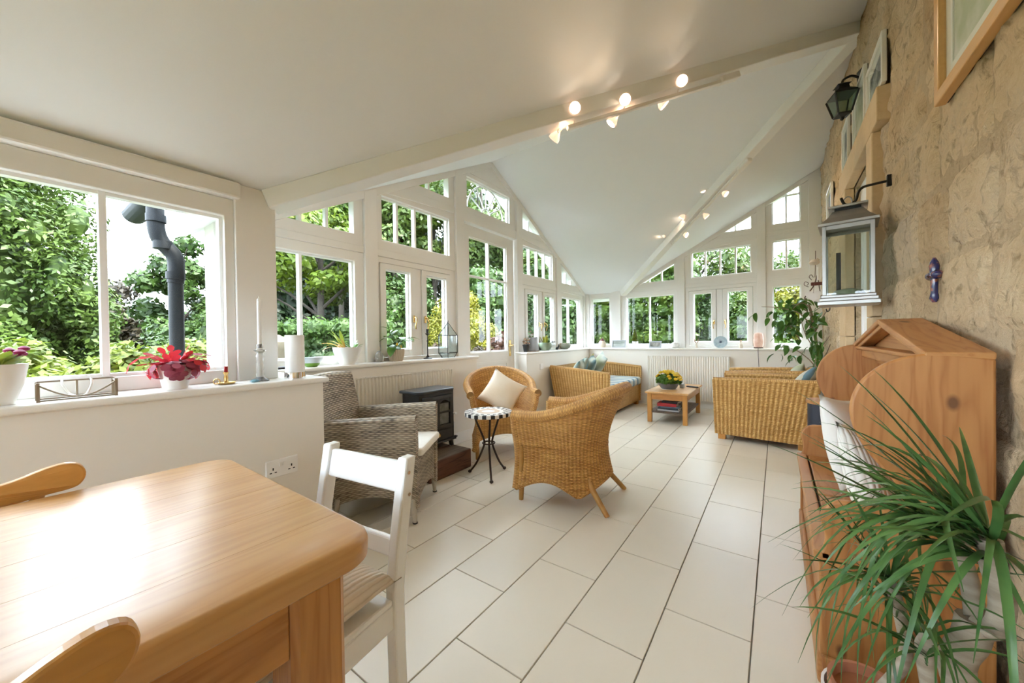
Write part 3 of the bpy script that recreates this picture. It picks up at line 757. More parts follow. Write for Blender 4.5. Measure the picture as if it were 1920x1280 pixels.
for k, (x, y, h, r) in enumerate(((-4.3, .05, 1.36, .5), (-4.0, .58, 1.34, .42), (-4.5, 1.1, 1.38, .5), (-3.72, .1, 1.2, .36), (-5.0, 1.5, 1.35, .5), (-3.68, .62, 1.12, .28))):
    dome('leafy_shrub', 'pale lime leafy shrub crowding the dining window outside', 0, 0, h, r, 'leaf_shrub', 4200, .034, 30 + k, pos=(x, y), group='lime shrubs under the dining window')
# through the gable
for k, (px, d, h, r) in enumerate(((505, 17, 9.0, 1.9), (585, 19, 8.5, 2.1), (668, 17, 9.5, 2.0), (748, 18, 8.0, 2.0), (905, 19, 9.0, 2.4))):
    tree('dark_evergreen', ('tall dark evergreen rising behind the stone urn', 'tall dark evergreen directly behind the lime maple', 'tall dark evergreen lined up with the first gable post', 'tall dark evergreen behind the first pair of gable casements', 'tall dark evergreen behind the garden door glass')[k], px, d, h, r, 'leaf_dark', 9000, .14, 40 + k, base=.02, clumps=40, group='dark evergreens behind the lawn', flat=1.2, core=.75)
tree('maple_tree', 'bright lime green maple spreading over the lawn', 600, 11, 4.9, 1.75, 'leaf_bright', 9000, .085, 50, base=.42, flat=.5, clumps=30)
for k, (px, d, h, r, b) in enumerate(((640, 15, 8.6, 1.5, .45), (745, 14.5, 8.2, 1.7, .45), (815, 15.5, 8.8, 1.7, .42), (905, 15, 9.6, 1.9, .38), (1000, 17, 8.4, 2.2, .15), (1075, 16, 8.0, 2.0, .1))):
    tree('ash_tree', ('tall lime green ash crown rising behind the maple', 'tall pale green ash above the first pair of gable casements', 'tall lime ash between the first casements and the garden door', 'tall pale green ash behind the fan shaped window', 'tall lime ash behind the gable casements past the door', 'tall pale green ash behind the glazed far corner')[k], px, d, h, r, 'leaf_pale' if k % 2 else 'leaf_bright', 9500, .095, 60 + k, base=b, clumps=30, flat=.6, group='light broadleaf trees beyond the gable')
for k, (px, d, h, r) in enumerate(((735, 11, 3.3, .8), (775, 12.5, 3.8, .9), (955, 11.5, 3.2, 1.0), (1010, 10.5, 2.9, .9), (1060, 10, 2.9, .8))):
    dome('laurel_bush', ('large mid green bush outside behind the ribbed pot plant', 'large mid green bush outside behind the black candlestick', 'large mid green bush beside the golden topiary', 'large mid green bush outside behind the grey jug', 'large mid green bush outside behind the round glazed bowl')[k], px, d, h, r, 'leaf_mid', 4500, .07, 70 + k, group='large bushes backing the border')
dome('golden_topiary', 'golden yew clipped to a tall dome on the lawn', 858, 9.2, 2.55, .86, 'leaf_gold', 22000, .03, 80, cat='topiary', lob=.02)
# clipped hedges
def hedge(name, label, px0, d0, px1, d1, h, t_, mname, n, size, seed, pts=None, cat='hedge'):
    a, b = pts if pts else (at_dist(px0, d0), at_dist(px1, d1)); a = Vector((a[0], a[1], 0)); b = Vector((b[0], b[1], 0)); Ld = (b - a).length; c = (a + b) / 2
    ang = math.atan2(b.y - a.y, b.x - a.x)
    tt = thing(name, label, cat, (c.x, c.y, GZ), ang)
    rg = random.Random(seed); cl = []
    for k in range(int(Ld / .3) + 2):
        for j in range(int(h / .35) + 1):
            q = rg.uniform(.22, .34); cl.append((-Ld / 2 + k * .3, rg.uniform(-.1, .1), .2 + j * .35 * (h - .3) / max(h - .3, .3) if h > .6 else h * .5, q, t_ * rg.uniform(.8, 1.1), q))
    leaf_cloud(cl, n, size, seed, mat_name=mname, parent=tt, core=.75)
    MB().tube([(-Ld * .4, 0, 0), (-Ld * .4, 0, h * .6)], .04, 6).build('stem', 'bark', tt)
    return tt
hedge('clipped_hedge', 'low clipped green hedge across the lawn', 470, 10.5, 720, 9.5, 1.45, .4, 'leaf_mid', 8000, .05, 90)
hedge('tall_hedge', 'tall leafy hedge close behind the far wall windows', 0, 0, 0, 0, 3.5, .5, 'leaf_hedge', 24000, .055, 91, pts=((-6.2, 9.3), (-1.75, 9.9)))
hedge('side_hedge', 'tall green hedge running outside the glazed corner', 0, 0, 0, 0, 2.9, .5, 'leaf_mid', 9000, .065, 92, pts=((-6.6, 7.6), (-5.9, 9.4)))
dome('yew_bush', 'dense mid green bush seen through the left far casement', 0, 0, 2.9, .75, 'leaf_mid', 6000, .05, 93, pos=(-1.35, 10.6))
dome('viburnum_bush', 'bright green rounded bush seen through the right far casement', 0, 0, 2.35, .8, 'leaf_hedge', 6500, .055, 94, pos=(-.45, 10.1))
dome('golden_cypress', 'pale golden cypress beyond the far end window', 0, 0, 3.0, .75, 'leaf_gold', 7000, .05, 95, pos=(.62, 11.0))
dome('blue_cypress', 'grey green bush standing beside the pale golden cypress', 0, 0, 2.4, .7, 'leaf_conifer', 4500, .06, 96, pos=(-.1, 12.0))
for k, (x, y, h, r) in enumerate(((-2.4, 15, 5.2, 1.5), (-1.2, 16, 5.0, 1.3), (1.0, 17, 4.6, 1.2))):
    tree('far_tree', 'small loose tree showing over the hedge beyond the far wall', 0, 0, h, r, 'leaf_pale', 4500, .09, 97 + k, pos=(x, y), base=.2, group='trees over the far hedge')
# flower border in front of the topiary
for k, (px, d, h, r) in enumerate(((826, 6.6, 1.25, .42), (888, 6.3, 1.2, .42), (925, 6.6, 1.15, .4))):
    dome('plume_grass', 'feathery buff pink plume grass in the flower border', px, d, h, r, 'plume', 2500, .04, 110 + k, group='plume grasses in the border')
for k, (px, d) in enumerate(((845, 5.6), (880, 5.4), (915, 5.6), (955, 6.0), (730, 6.4), (770, 6.4))):
    dome('border_plant', 'low green perennial at the front of the flower border', px, d, .85, .35, 'leaf_shrub', 1800, .04, 120 + k, group='perennials at the border front')
for k, (px, d) in enumerate(((945, 6.6), (962, 7.0), (1000, 7.2))):
    dome('flowering_shrub', 'shrub covered in soft orange red blooms', px, d, 1.45, .4, 'red_bloom' if k < 2 else 'plume', 1500, .045, 130 + k, group='orange flowering shrubs')
mat('urn_stone', (0.075, 0.062, 0.040), 0.9, c2=(0.10, 0.085, 0.058), scale=10)
p = at_dist(512, 4.9)
u_ = thing('garden_urn', 'weathered buff stone urn on a pedestal outside the first gable window', 'urn', (p.x, p.y, GZ))
MB().box(-.13, .13, -.13, .13, 0, .5).build('pedestal', 'urn_stone', u_, bevel=.01)
MB().lathe([(.09, .5), (.05, .58), (.05, .68), (.16, .85), (.19, 1.0), (.15, 1.08), (.2, 1.22), (.19, 1.3), (.06, 1.38)], 18).build('bowl', 'urn_stone', u_, smooth=50)
# rainwater pipe in the angle outside the dining window
mat('pipe_grey', (0.006, 0.008, 0.0105), 0.6, spec=.25)
rp = thing('rainwater_pipe', 'dark grey plastic rainwater pipe with swan neck outside the dining window', 'drainpipe', (0, 0, 0))
pa = Vector((-2.72, .66, 0)); d3 = ray(332, 640); yy = pa.x / d3.x * d3.y; pa.y = yy
pt = [(pa.x, pa.y, GZ), (pa.x, pa.y, 1.50)]
MB().tube(pt, .034, 14).build('pipe', 'pipe_grey', rp, smooth=50)
pn = spline([(pa.x, pa.y, 1.46), (pa.x, pa.y, 1.60), (pa.x - .005, pa.y - .055, 1.68), (pa.x - .005, pa.y - .075, 1.76), (pa.x - .005, pa.y - .075, 1.90)], 5)
MB().tube(pn, .038, 14).build('swan_neck', 'pipe_grey', rp, smooth=50)
for z in (1.50, 1.66, 1.80): MB().tube([(pa.x, pa.y - (.0 if z < 1.6 else (.05 if z < 1.7 else .075)), z - .02), (pa.x, pa.y - (.0 if z < 1.6 else (.05 if z < 1.7 else .075)), z + .02)], .043, 14).build('collar', 'pipe_grey', rp, smooth=50)
gt = thing('eaves_gutter', 'half round dark grey gutter along the eaves of the bump-out', 'gutter', (0, 0, 0))
MB().grid(lambda a, b: (XO + .02 + a * (XD - .3 - XO), pa.y - .075 + .055 * math.cos(PI + b * PI), 1.93 + .055 * math.sin(PI + b * PI)), 1, 10).build('channel', 'pipe_grey', gt, thick=.004, smooth=60)
# ================================================================= large furniture
def P_y(px, py, Y):
    d = ray(px, py); t = Y / d.y; return Vector((0, 0, EYE)) + d * t
def P_x(px, py, X):
    d = ray(px, py); t = X / d.x; return Vector((0, 0, EYE)) + d * t
PINE_L, PINE_D = (0.54, 0.255, 0.066), (0.36, 0.135, 0.026)
wood('pine_y', PINE_L, PINE_D, 1, .32, ring=9, coat=.25)
wood('pine_x', PINE_L, PINE_D, 0, .36, ring=9, coat=.15)
wood('pine_z', PINE_L, PINE_D, 2, .36, ring=11, coat=.15)
wood('pine_top', (0.60, 0.335, 0.12), (0.42, 0.19, 0.050), 1, .38, ring=8, coat=.35, contrast=.95)
wood('honey_z', (0.55, 0.27, 0.065), (0.44, 0.19, 0.036), 2, .35, ring=12, coat=.2, contrast=.6)
wood('honey_x', (0.55, 0.27, 0.065), (0.44, 0.19, 0.036), 1, .35, ring=12, coat=.2, contrast=.6)
wood('settle_z', (0.45, 0.205, 0.062), (0.325, 0.118, 0.028), 2, .5, ring=8, knot=3.8, contrast=1.0)
wood('settle_y', (0.47, 0.225, 0.075), (0.35, 0.135, 0.036), 1, .5, ring=8, knot=3.6, contrast=1.0)
wood('sleeper', (0.13, 0.05, 0.025), (0.05, 0.016, 0.008), 1, .6, ring=10)
wood('sleeper_top', (0.16, 0.115, 0.08), (0.07, 0.045, 0.03), 1, .7, ring=10)
mat('white_gloss', (0.86, 0.87, 0.87), 0.25)
CREAM = (0.80, 0.70, 0.58)
ribbed('cream_rib', CREAM, 0, .012, c2=(0.68, 0.57, 0.45))
ribbed('cream_rib_y', CREAM, 1, .012, c2=(0.68, 0.57, 0.45))
mat('cream_cloth', (0.80, 0.72, 0.60), 0.9, c2=(0.74, 0.62, 0.46), scale=3.5, bmp=.15, bscale=60)
mat('white_cloth', (0.86, 0.84, 0.79), 0.9, c2=(0.82, 0.79, 0.72), scale=4, bmp=.1, bscale=80)
def pillow(w, h, t, n=14, pinch=.22):
    """cushion lying in its own xz plane, puffed along y"""
    mb = MB()
    def side(sg):
        def fn(a, b):
            u, v = 2 * a - 1, 2 * b - 1
            x = u * (1 - pinch * (1 - v * v) ** 1 * (abs(u) ** 2) * .5); z = v * (1 - pinch * (1 - u * u) * (abs(v) ** 2) * .5)
            y = t / 2 * ((1 - u * u) * (1 - v * v)) ** .55 * (1 + .04 * math.sin(5 * u + 2 * v))
            return (x * w / 2, sg * y, z * h / 2)
        return fn
    mb.grid(side(1), n, n); mb.grid(side(-1), n, n)
    return mb
def weld(o, d=.0008):
    md = o.modifiers.new('weld', 'WELD'); md.merge_threshold = d; return o
# ---- dining table
def rrect_strip(x0, x1, y0, y1, r, a, b):
    """part of a rounded rectangle between x = a and x = b"""
    pts = []
    for cx, cy, s in ((x1 - r, y1 - r, 0), (x0 + r, y1 - r, 1), (x0 + r, y0 + r, 2), (x1 - r, y0 + r, 3)):
        for k in range(7):
            t = PI / 2 * (s + k / 6); pts.append((cx + r * math.cos(t), cy + r * math.sin(t)))
    return clip(pts, a, b)
TX0, TX1, TY0, TY1, TZ = -1.48, -.635, -1.35, .435, .752
tb = thing('dining_table', 'long pine dining table with thick rounded plank top and square legs', 'table', ((TX0 + TX1) / 2, (TY0 + TY1) / 2, 0))
hx, hy = (TX1 - TX0) / 2, (TY1 - TY0) / 2
edges = [-hx, -.29, -.145, -.01, .14, .275, hx]
def plank(a, b):
    """one board of the rounded top, its outer edges eased"""
    R0, NX = .07, 18; layers = []
    for z, d in ((TZ - .05, .006), (TZ - .045, .001), (TZ - .03, 0), (TZ - .016, 0), (TZ - .006, .004), (TZ - .0015, .009), (TZ, .015)):
        x0, x1 = max(a, -hx + d), min(b, hx - d); r = R0 - d
        def yt(x):
            e = abs(x) - (hx - d - r); return hy - d - r + (math.sqrt(max(0, r * r - e * e)) if e > 0 else r)
        xs = [x0 + (x1 - x0) * .5 * (1 - math.cos(PI * i / NX)) for i in range(NX + 1)]
        layers.append([(x, yt(x), z) for x in xs] + [(x, -yt(x), z) for x in reversed(xs)])
    n = len(layers[0]); vs = [p for l in layers for p in l]; fs = [tuple(range(n - 1, -1, -1)), tuple(range(len(vs) - n, len(vs)))]
    for k in range(len(layers) - 1):
        fs += [(k * n + i, k * n + (i + 1) % n, (k + 1) * n + (i + 1) % n, (k + 1) * n + i) for i in range(n)]
    return MB().add(vs, fs)
for a, b in zip(edges[:-1], edges[1:]):
    plank(a + .0004, b - .0004).build('plank', 'pine_top', tb, smooth=35)
lx, ly, lw = hx - .045, hy - .05, .098
for sx in (-1, 1):
    for sy in (-1, 1):
        x1, y1 = sx * lx, sy * ly; x0, y0 = x1 - sx * lw, y1 - sy * lw
        MB().box(min(x0, x1), max(x0, x1), min(y0, y1), max(y0, y1), 0, TZ - .05).build('leg', 'pine_z', tb, bevel=.012, seg=1)
for sx in (-1, 1): MB().box(min(sx * (lx - .012), sx * (lx - .04)), max(sx * (lx - .012), sx * (lx - .04)), -ly + lw, ly - lw, TZ - .18, TZ - .05).build('apron', 'pine_y', tb, bevel=.003)
for sy in (-1, 1): MB().box(-lx + lw, lx - lw, min(sy * (ly - .012), sy * (ly - .04)), max(sy * (ly - .012), sy * (ly - .04)), TZ - .18, TZ - .05).build('apron', 'pine_x', tb, bevel=.003)
# ---- pine spindle chairs: local, facing +x, crest along y
def pine_chair(label, loc, rz):
    t = thing('pine_dining_chair', label, 'chair', loc, rz, 'pine dining chairs at the table'); t.scale = (1, 1, 1.022)
    half = [(p.x, p.z) for p in spline([(0, 0, .770), (.08, 0, .770), (.135, 0, .779), (.18, 0, .796), (.215, 0, .803), (.240, 0, .795), (.250, 0, .773), (.244, 0, .750), (.226, 0, .737), (.18, 0, .731), (.12, 0, .721), (.06, 0, .712), (0, 0, .708)], 3)]
    pl = half + [(-a, b) for a, b in reversed(half[1:-1])]
    bend = lambda y: -.205 - .0 + .9 * y * y * .6 - .02
    mb = MB(); n = len(pl)
    vs = [(bend(y) - .012, y, z) for y, z in pl] + [(bend(y) + .012, y, z) for y, z in pl]
    mb.add(vs, [tuple(range(n)), tuple(range(2 * n - 1, n - 1, -1))] + [(i, i + n, (i + 1) % n + n, (i + 1) % n) for i in range(n)])
    mb.build('crest_rail', 'honey_x', t, bevel=.005)
    for y in (-.17, .17):
        MB().tube(spline([(-.17, y * .95, .44), (-.185, y * .97, .52), (-.195, y, .60), (-.205, y, .66), (-.212, y, .73)], 4), [.013 + .004 * math.sin(i * .8) + (.008 if 6 < i < 12 else 0) for i in range(17)], 10).build('back_post', 'honey_z', t, smooth=50)
    for y in (-.10, -.035, .035, .10):
        MB().tube([(-.165, y * .9, .44), (-.20, y * .96, .6), (-.218, y, .725)], [.010, .011, .009], 8).build('spindle', 'honey_z', t, smooth=50)
    sp = [(.20, -.19), (.21, 0), (.20, .19), (.10, .215), (-.12, .20), (-.19, .15), (-.19, -.15), (-.12, -.20), (.10, -.215)]
    MB().prism(sp, xy, .41, .445).build('seat', 'honey_x', t, bevel=.01)
    for x, y in ((.15, .15), (.15, -.15), (-.14, .14), (-.14, -.14)):
        MB().tube([(x, y, .415), (x * 1.08, y * 1.06, .3), (x * 1.15, y * 1.12, .2), (x * 1.27, y * 1.25, 0)], [.015, .022, .019, .013], 10).build('leg', 'honey_z', t, smooth=50)
    for y in (-.165, .165): MB().tube([(.165, y, .2), (-.155, y * .97, .2)], .011, 8).build('stretcher', 'honey_x', t, smooth=50)
    MB().tube([(0, -.165, .2), (0, .165, .2)], .011, 8).build('stretcher', 'honey_x', t, smooth=50)
    c = pillow(.38, .38, .06, 10).build('seat_cushion', 'cream_rib', t, smooth=180); weld(c); c.rotation_euler = (PI / 2, 0, 0); c.location = (.0, 0, .475)
    return t
pine_chair('pine spindle back chair between the dining table and the window wall', (-1.303, -.122, 0), 0)
pine_chair('pine spindle back chair on the open side of the dining table with ribbed cushion', (-.80, -.16, 0), PI)
# ---- white chair at the table end: local, facing -y
wc = thing('white_painted_chair', 'white painted ladder back chair at the end of the pine table', 'chair', (-1.0, .60, 0), math.radians(8))
W2 = .160
for sx in (-1, 1):
    x = sx * W2
    pl = [(-.02, 0), (.022, 0), (.012, .30), (.010, .46), (.028, .60), (.062, .80), (.022, .80), (-.012, .60), (-.030, .46), (-.028, .30)]
    MB().prism(pl, yz, x - .017, x + .017).build('back_post', 'white_gloss', wc, bevel=.006)
    MB().prism([(-.35, 0), (-.315, 0), (-.305, .43), (-.345, .43)], yz, x - .017, x + .017).build('front_leg', 'white_gloss', wc, bevel=.005)
    MB().box(x - .010, x + .010, -.315, -.018, .36, .425).build('side_rail', 'white_gloss', wc, bevel=.004)
    MB().box(x - .009, x + .009, -.325, -.018, .17, .20).build('stretcher', 'white_gloss', wc, bevel=.004)
    for z in (.70, .76): MB().tube([(x + sx * .016, .03, z), (x + sx * .019, .03, z)], .005, 8).build('screw', 'steel', wc)
def slat(z0, z1, y0, y1): return MB().add([(x, y + dy, z) for (z, y) in ((z0, y0), (z1, y1)) for dy in (-.009, .009) for x in (-W2 + .016, W2 - .016)], [(0, 1, 3, 2), (4, 6, 7, 5), (0, 4, 5, 1), (2, 3, 7, 6), (0, 2, 6, 4), (1, 5, 7, 3)])
slat(.705, .785, .022, .037).build('top_rail', 'white_gloss', wc, bevel=.005)
slat(.535, .585, .0, .006).build('middle_rail', 'white_gloss', wc, bevel=.005)
MB().box(-W2 + .017, W2 - .017, -.335, -.315, .36, .425).build('front_rail', 'white_gloss', wc, bevel=.004)
MB().box(-W2 - .012, W2 + .012, -.36, -.03, .425, .443).build('seat', 'white_gloss', wc, bevel=.006)
c = pillow(.36, .37, .11, 14, .1).build('seat_cushion', 'cream_rib', wc, smooth=180); weld(c); c.rotation_euler = (PI / 2, 0, 0); c.location = (0, -.19, .490)
# ---- wicker shells
wicker('cane_honey', (0.84, 0.50, 0.155), (0.42, 0.18, 0.040), p=.03, h=.009, rib=.03, rib_shade=.3)
wicker('cane_rib', (0.92, 0.62, 0.235), (0.52, 0.26, 0.065), p=.036, h=.0075, rib=.036, rib_shade=.6)
wicker('cane_grey', (0.52, 0.43, 0.31), (0.075, 0.054, 0.034), p=.026, h=.0135)
mat('cane_pole', (0.52, 0.29, 0.085), 0.4, c2=(0.44, 0.22, 0.06), scale=20)
def panel(mb, fn, ls, lt, nu, nv, pitch=0.0, amp=0.0, nrm=None):
    """woven sheet fn(a,b); ribs of the given pitch run up it"""
    def f2(a, b):
        p = Vector(fn(a, b))
        if amp: p += nrm(a, b) * (amp * (math.cos(2 * PI * a * ls / pitch) * .5))
        return p
    mb.grid(f2, nu, nv, uvfn=lambda a, b: (a * ls, b * lt)); return mb
def flat_panel(name, m, parent, p0, p1, p2, p3, pitch=.036, amp=.007, thick=.035, out=1):
    """quad p0 p1 (bottom) p2 p3 (top, p3 over p0) woven with upright ribs"""
    p0, p1, p2, p3 = (Vector(p) for p in (p0, p1, p2, p3))
    nrm = (p1 - p0).cross(p3 - p0).normalized() * out
    ls = (p1 - p0).length; lt = (p3 - p0).length
    fn = lambda a, b: (p0 * (1 - a) + p1 * a) * (1 - b) + (p3 * (1 - a) + p2 * a) * b
    mb = panel(MB(), fn, ls, lt, max(4, int(ls / pitch * 6)), 6, pitch, amp, lambda a, b: nrm)
    mb2 = panel(mb, lambda a, b: fn(a, b) - nrm * thick, ls, lt, max(4, int(ls / pitch * 6)), 6, pitch, -amp, lambda a, b: nrm)
    # edges
    n = 12
    for e0, e1, ln in ((p0, p1, ls), (p3, p2, (p2 - p3).length), (p0, p3, lt), (p1, p2, (p2 - p1).length)):
        mb.grid(lambda a, b, e0=e0, e1=e1: e0 * (1 - a) + e1 * a - nrm * thick * b, n, 1, uvfn=lambda a, b, ln=ln: (a * ln, b * thick))
    return mb.build(name, m, parent, smooth=60)
def roll(name, m, parent, path, r, n=10):
    """bound rim: woven tube with UV"""
    P = [Vector(p) for p in path]; mb = MB(); ln = [0]
    for a, b in zip(P[:-1], P[1:]): ln.append(ln[-1] + (b - a).length)
    base = MB().tube(P, r, n, cap=False).v
    mb.v = list(base); rr = r if not isinstance(r, (list, tuple)) else r[0]
    for i in range(len(P) - 1):
        for k in range(n):
            mb.f.append((i * n + k, i * n + (k + 1) % n, (i + 1) * n + (k + 1) % n, (i + 1) * n + k))
            u0, u1 = k / n * 2 * PI * rr, (k + 1) / n * 2 * PI * rr
            mb.uv[len(mb.f) - 1] = [(u0, ln[i]), (u1, ln[i]), (u1, ln[i + 1]), (u0, ln[i + 1])]
    mb.f.append(tuple(range(n - 1, -1, -1))); mb.f.append(tuple(range((len(P) - 1) * n, len(P) * n)))
    return mb.build(name, m, parent, smooth=60)
# ---- grey woven armchair: local, facing +y
gc = thing('grey_wicker_armchair', 'grey brown woven armchair with white seat pad beside the electric stove', 'armchair', (-2.145, 1.53, 0), math.radians(-57))
FX, FY0, FY1 = .262, -.26, .27
for sx in (-1, 1):
    n_ = Vector((sx, 0, 0)); N_ = 30
    def arm(a, b, off, sx=sx):
        y = FY1 + (FY0 - FY1) * a
        top = .645 - .03 * a; bot = .085 + .075 * math.sin(PI * a) ** .7
        z = bot + (top - bot) * b; flare = .03 * b - .02
        return Vector((sx * (FX + flare) + off * sx, y - .05 * a * b, z))
    mb = MB()
    for off in (0, -.055): mb.grid(lambda a, b, off=off: arm(a, b, off), N_, 8, uvfn=lambda a, b: (a * .54, b * .55))
    mb.grid(lambda a, b: arm(a, 1, -.055 * b) + Vector((0, 0, .022 * math.sin(PI * b))), N_, 6, uvfn=lambda a, b: (a * .54, b * .07))
    mb.grid(lambda a, b: arm(a, 0, -.055 * b), N_, 1, uvfn=lambda a, b: (a * .54, b * .07))
    for aa in (0, 1): mb.grid(lambda a, b, aa=aa: arm(aa, a, -.055 * b), 8, 3, uvfn=lambda a, b: (b * .07, a * .55))
    mb.build('arm_panel', 'cane_grey', gc, smooth=50)
    for fy, ty in ((FY1 - .03, FY1 - .02), (FY0 + .03, FY0)):
        MB().tube([(sx * (FX - .03), fy, .15), (sx * (FX - .028), ty, .006)], [.021, .013], 10).build('leg', 'leg_grey' if 'leg_grey' in MATS else mat('leg_grey', (0.52, 0.47, 0.39), .5), gc, smooth=50)
        MB().tube([(sx * (FX - .028), ty, 0), (sx * (FX - .028), ty, .008)], .016, 10).build('foot_glide', 'black_iron', gc)
def backp(a, b, off):
    x = (a - .5) * 2 * (FX - .01 + .02 * b); z = .16 + b * .72
    return Vector((x, FY0 - .04 - .13 * b ** 1.3 + .05 * (1 - (2 * a - 1) ** 2) * -1 * b * .8 + off, z + .012 * (1 - (2 * a - 1) ** 2) * b))
mb = MB()
for off in (0, .05): mb.grid(lambda a, b, off=off: backp(a, b, off), 24, 20, uvfn=lambda a, b: (a * .58, b * .74))
mb.grid(lambda a, b: backp(a, 1, .05 * b) + Vector((0, 0, .018 * math.sin(PI * b))), 24, 6, uvfn=lambda a, b: (a * .58, b * .06))
for aa in (0, 1): mb.grid(lambda a, b, aa=aa: backp(aa, a, .05 * b), 20, 2, uvfn=lambda a, b: (b * .06, a * .74))
mb.build('backrest', 'cane_grey', gc, smooth=50)
mb = MB()
for off in (0, -.03): mb.grid(lambda a, b, off=off: ((a - .5) * 2 * (FX - .02), FY1 - .01 + off, .10 + .06 * math.sin(PI * a) + b * (.30 - .06 * math.sin(PI * a))), 24, 6, uvfn=lambda a, b: (a * .54, b * .3))
mb.build('front_panel', 'cane_grey', gc, smooth=50)
MB().box(-FX + .03, FX - .03, FY0, FY1 - .01, .37, .40).build('seat_deck', 'cane_grey', gc)
MB().box(-FX + .045, FX - .045, FY0 + .02, FY1 + .03, .402, .455).build('seat_cushion', 'white_cloth', gc, bevel=.02, seg=3)
# ---- cane tub chairs: local, facing +y
def tub_chair(label, loc, rz, cat='armchair'):
    t = thing('cane_tub_chair', label, cat, loc, rz, 'honey cane tub chairs')
    A0 = math.radians(-38)
    def plan(a):
        """a 0..1 from the right front round the back to the left front"""
        s = a * 2 - 1                                # -1..1
        if abs(s) > .62:
            k = (abs(s) - .62) / .38; x = .275 + .015 * k; y = -.02 + k * .30; return Vector((-math.copysign(x, s), y, 0)), Vector((-math.copysign(1, s), 0, 0))
        th = s / .62 * PI / 2
        return Vector((-.275 * math.sin(th), -.02 - .275 * math.cos(th), 0)), Vector((-math.sin(th), -math.cos(th), 0))
    def top(a): 
        s = abs(a * 2 - 1); return .60 + .185 * (0.5 + 0.5 * math.cos(PI * min(1, s / .86)))
    def bot(a):
        s = abs(a * 2 - 1)
        return .085 + .085 * abs(math.sin(PI * (s - .42) / .58)) if s > .42 else .085 + .10 * math.cos(PI / 2 * s / .42)
    def pt(a, b, off=0.0):
        p, n = plan(a); z0, z1 = bot(a), top(a); s = abs(a * 2 - 1)
        back = max(0, math.cos(PI / 2 * min(1, s / .8)))
        fl = .035 * b ** 2 + .085 * back * b ** 2.2 - .03 * math.sin(PI * min(1, b * 1.2)) + (.05 * max(0, .35 - b))
        return p + n * (fl + off) + Vector((0, 0, z0 + (z1 - z0) * b))
    ln = 1.62; nu = int(ln / .03 * 6)
    def shell(off, amp):
        def fn(a, b):
            p, n = plan(a); return pt(a, b, off) + n * (amp * math.cos(2 * PI * a * ln / .03) * .5)
        return fn
    uvf = lambda a, b: (a * ln, bot(a) + b * (top(a) - bot(a)))
    mb = MB().grid(shell(0, .006), nu, 16, uvfn=uvf); mb.grid(shell(-.035, .006), nu, 16, uvfn=uvf)
    mb.build('shell', 'cane_honey', t, smooth=60)
    roll('rim', 'cane_honey', t, [pt(i / 60, 1, -.005) + Vector((0, 0, .0)) for i in range(61)], .036, 12)
    for a in (0.0, 1.0): roll('arm_edge', 'cane_honey', t, [pt(a, b / 12, -.017) for b in range(13)], .026, 10)
    roll('lower_edge', 'cane_honey', t, [pt(i / 60, 0, -.017) for i in range(61)], .016, 8)
    # seat with front apron
    mb = MB()
    mb.grid(lambda a, b: (plan(.5 + .5 * (a * 2 - 1))[0] * (1 - b) * .97 + Vector((0, .05, 0)) * b + Vector((0, 0, .385 + .02 * b)),)[0], 48, 6, uvfn=lambda a, b: (a * 1.5, b * .3))
    mb.build('seat', 'cane_honey', t, smooth=60)
    mb = MB().grid(lambda a, b: ((a - .5) * .54, .275, (.16 + .07 * math.sin(PI * a)) + b * (.225 - .07 * math.sin(PI * a))), 108, 5, uvfn=lambda a, b: (a * .54, b * .22))
    mb.grid(lambda a, b: ((a - .5) * .54, .275 - .29 * b, .385 + .012 * math.sin(PI * b)), 40, 4, uvfn=lambda a, b: (a * .54, b * .3))
    mb.build('front_apron', 'cane_honey', t, smooth=60)
    for sx in (-1, 1):
        MB().tube([(sx * .262, .245, .38), (sx * .262, .25, .1), (sx * .262, .255, 0)], [.016, .019, .016], 12).build('leg', 'cane_pole', t, smooth=50)
        MB().tube([(sx * .14, -.15, .34), (sx * .19, -.225, .145), (sx * .245, -.345, 0)], [.016, .020, .016], 12).build('leg', 'cane_pole', t, smooth=50)
    return t
tub_chair('honey cane tub chair with its empty back turned to the settle', (-1.235, 2.40, 0), math.radians(96.6))
tub_chair('honey cane tub chair by the garden door holding a cream cushion', (-2.27, 2.95, 0), math.radians(-135))
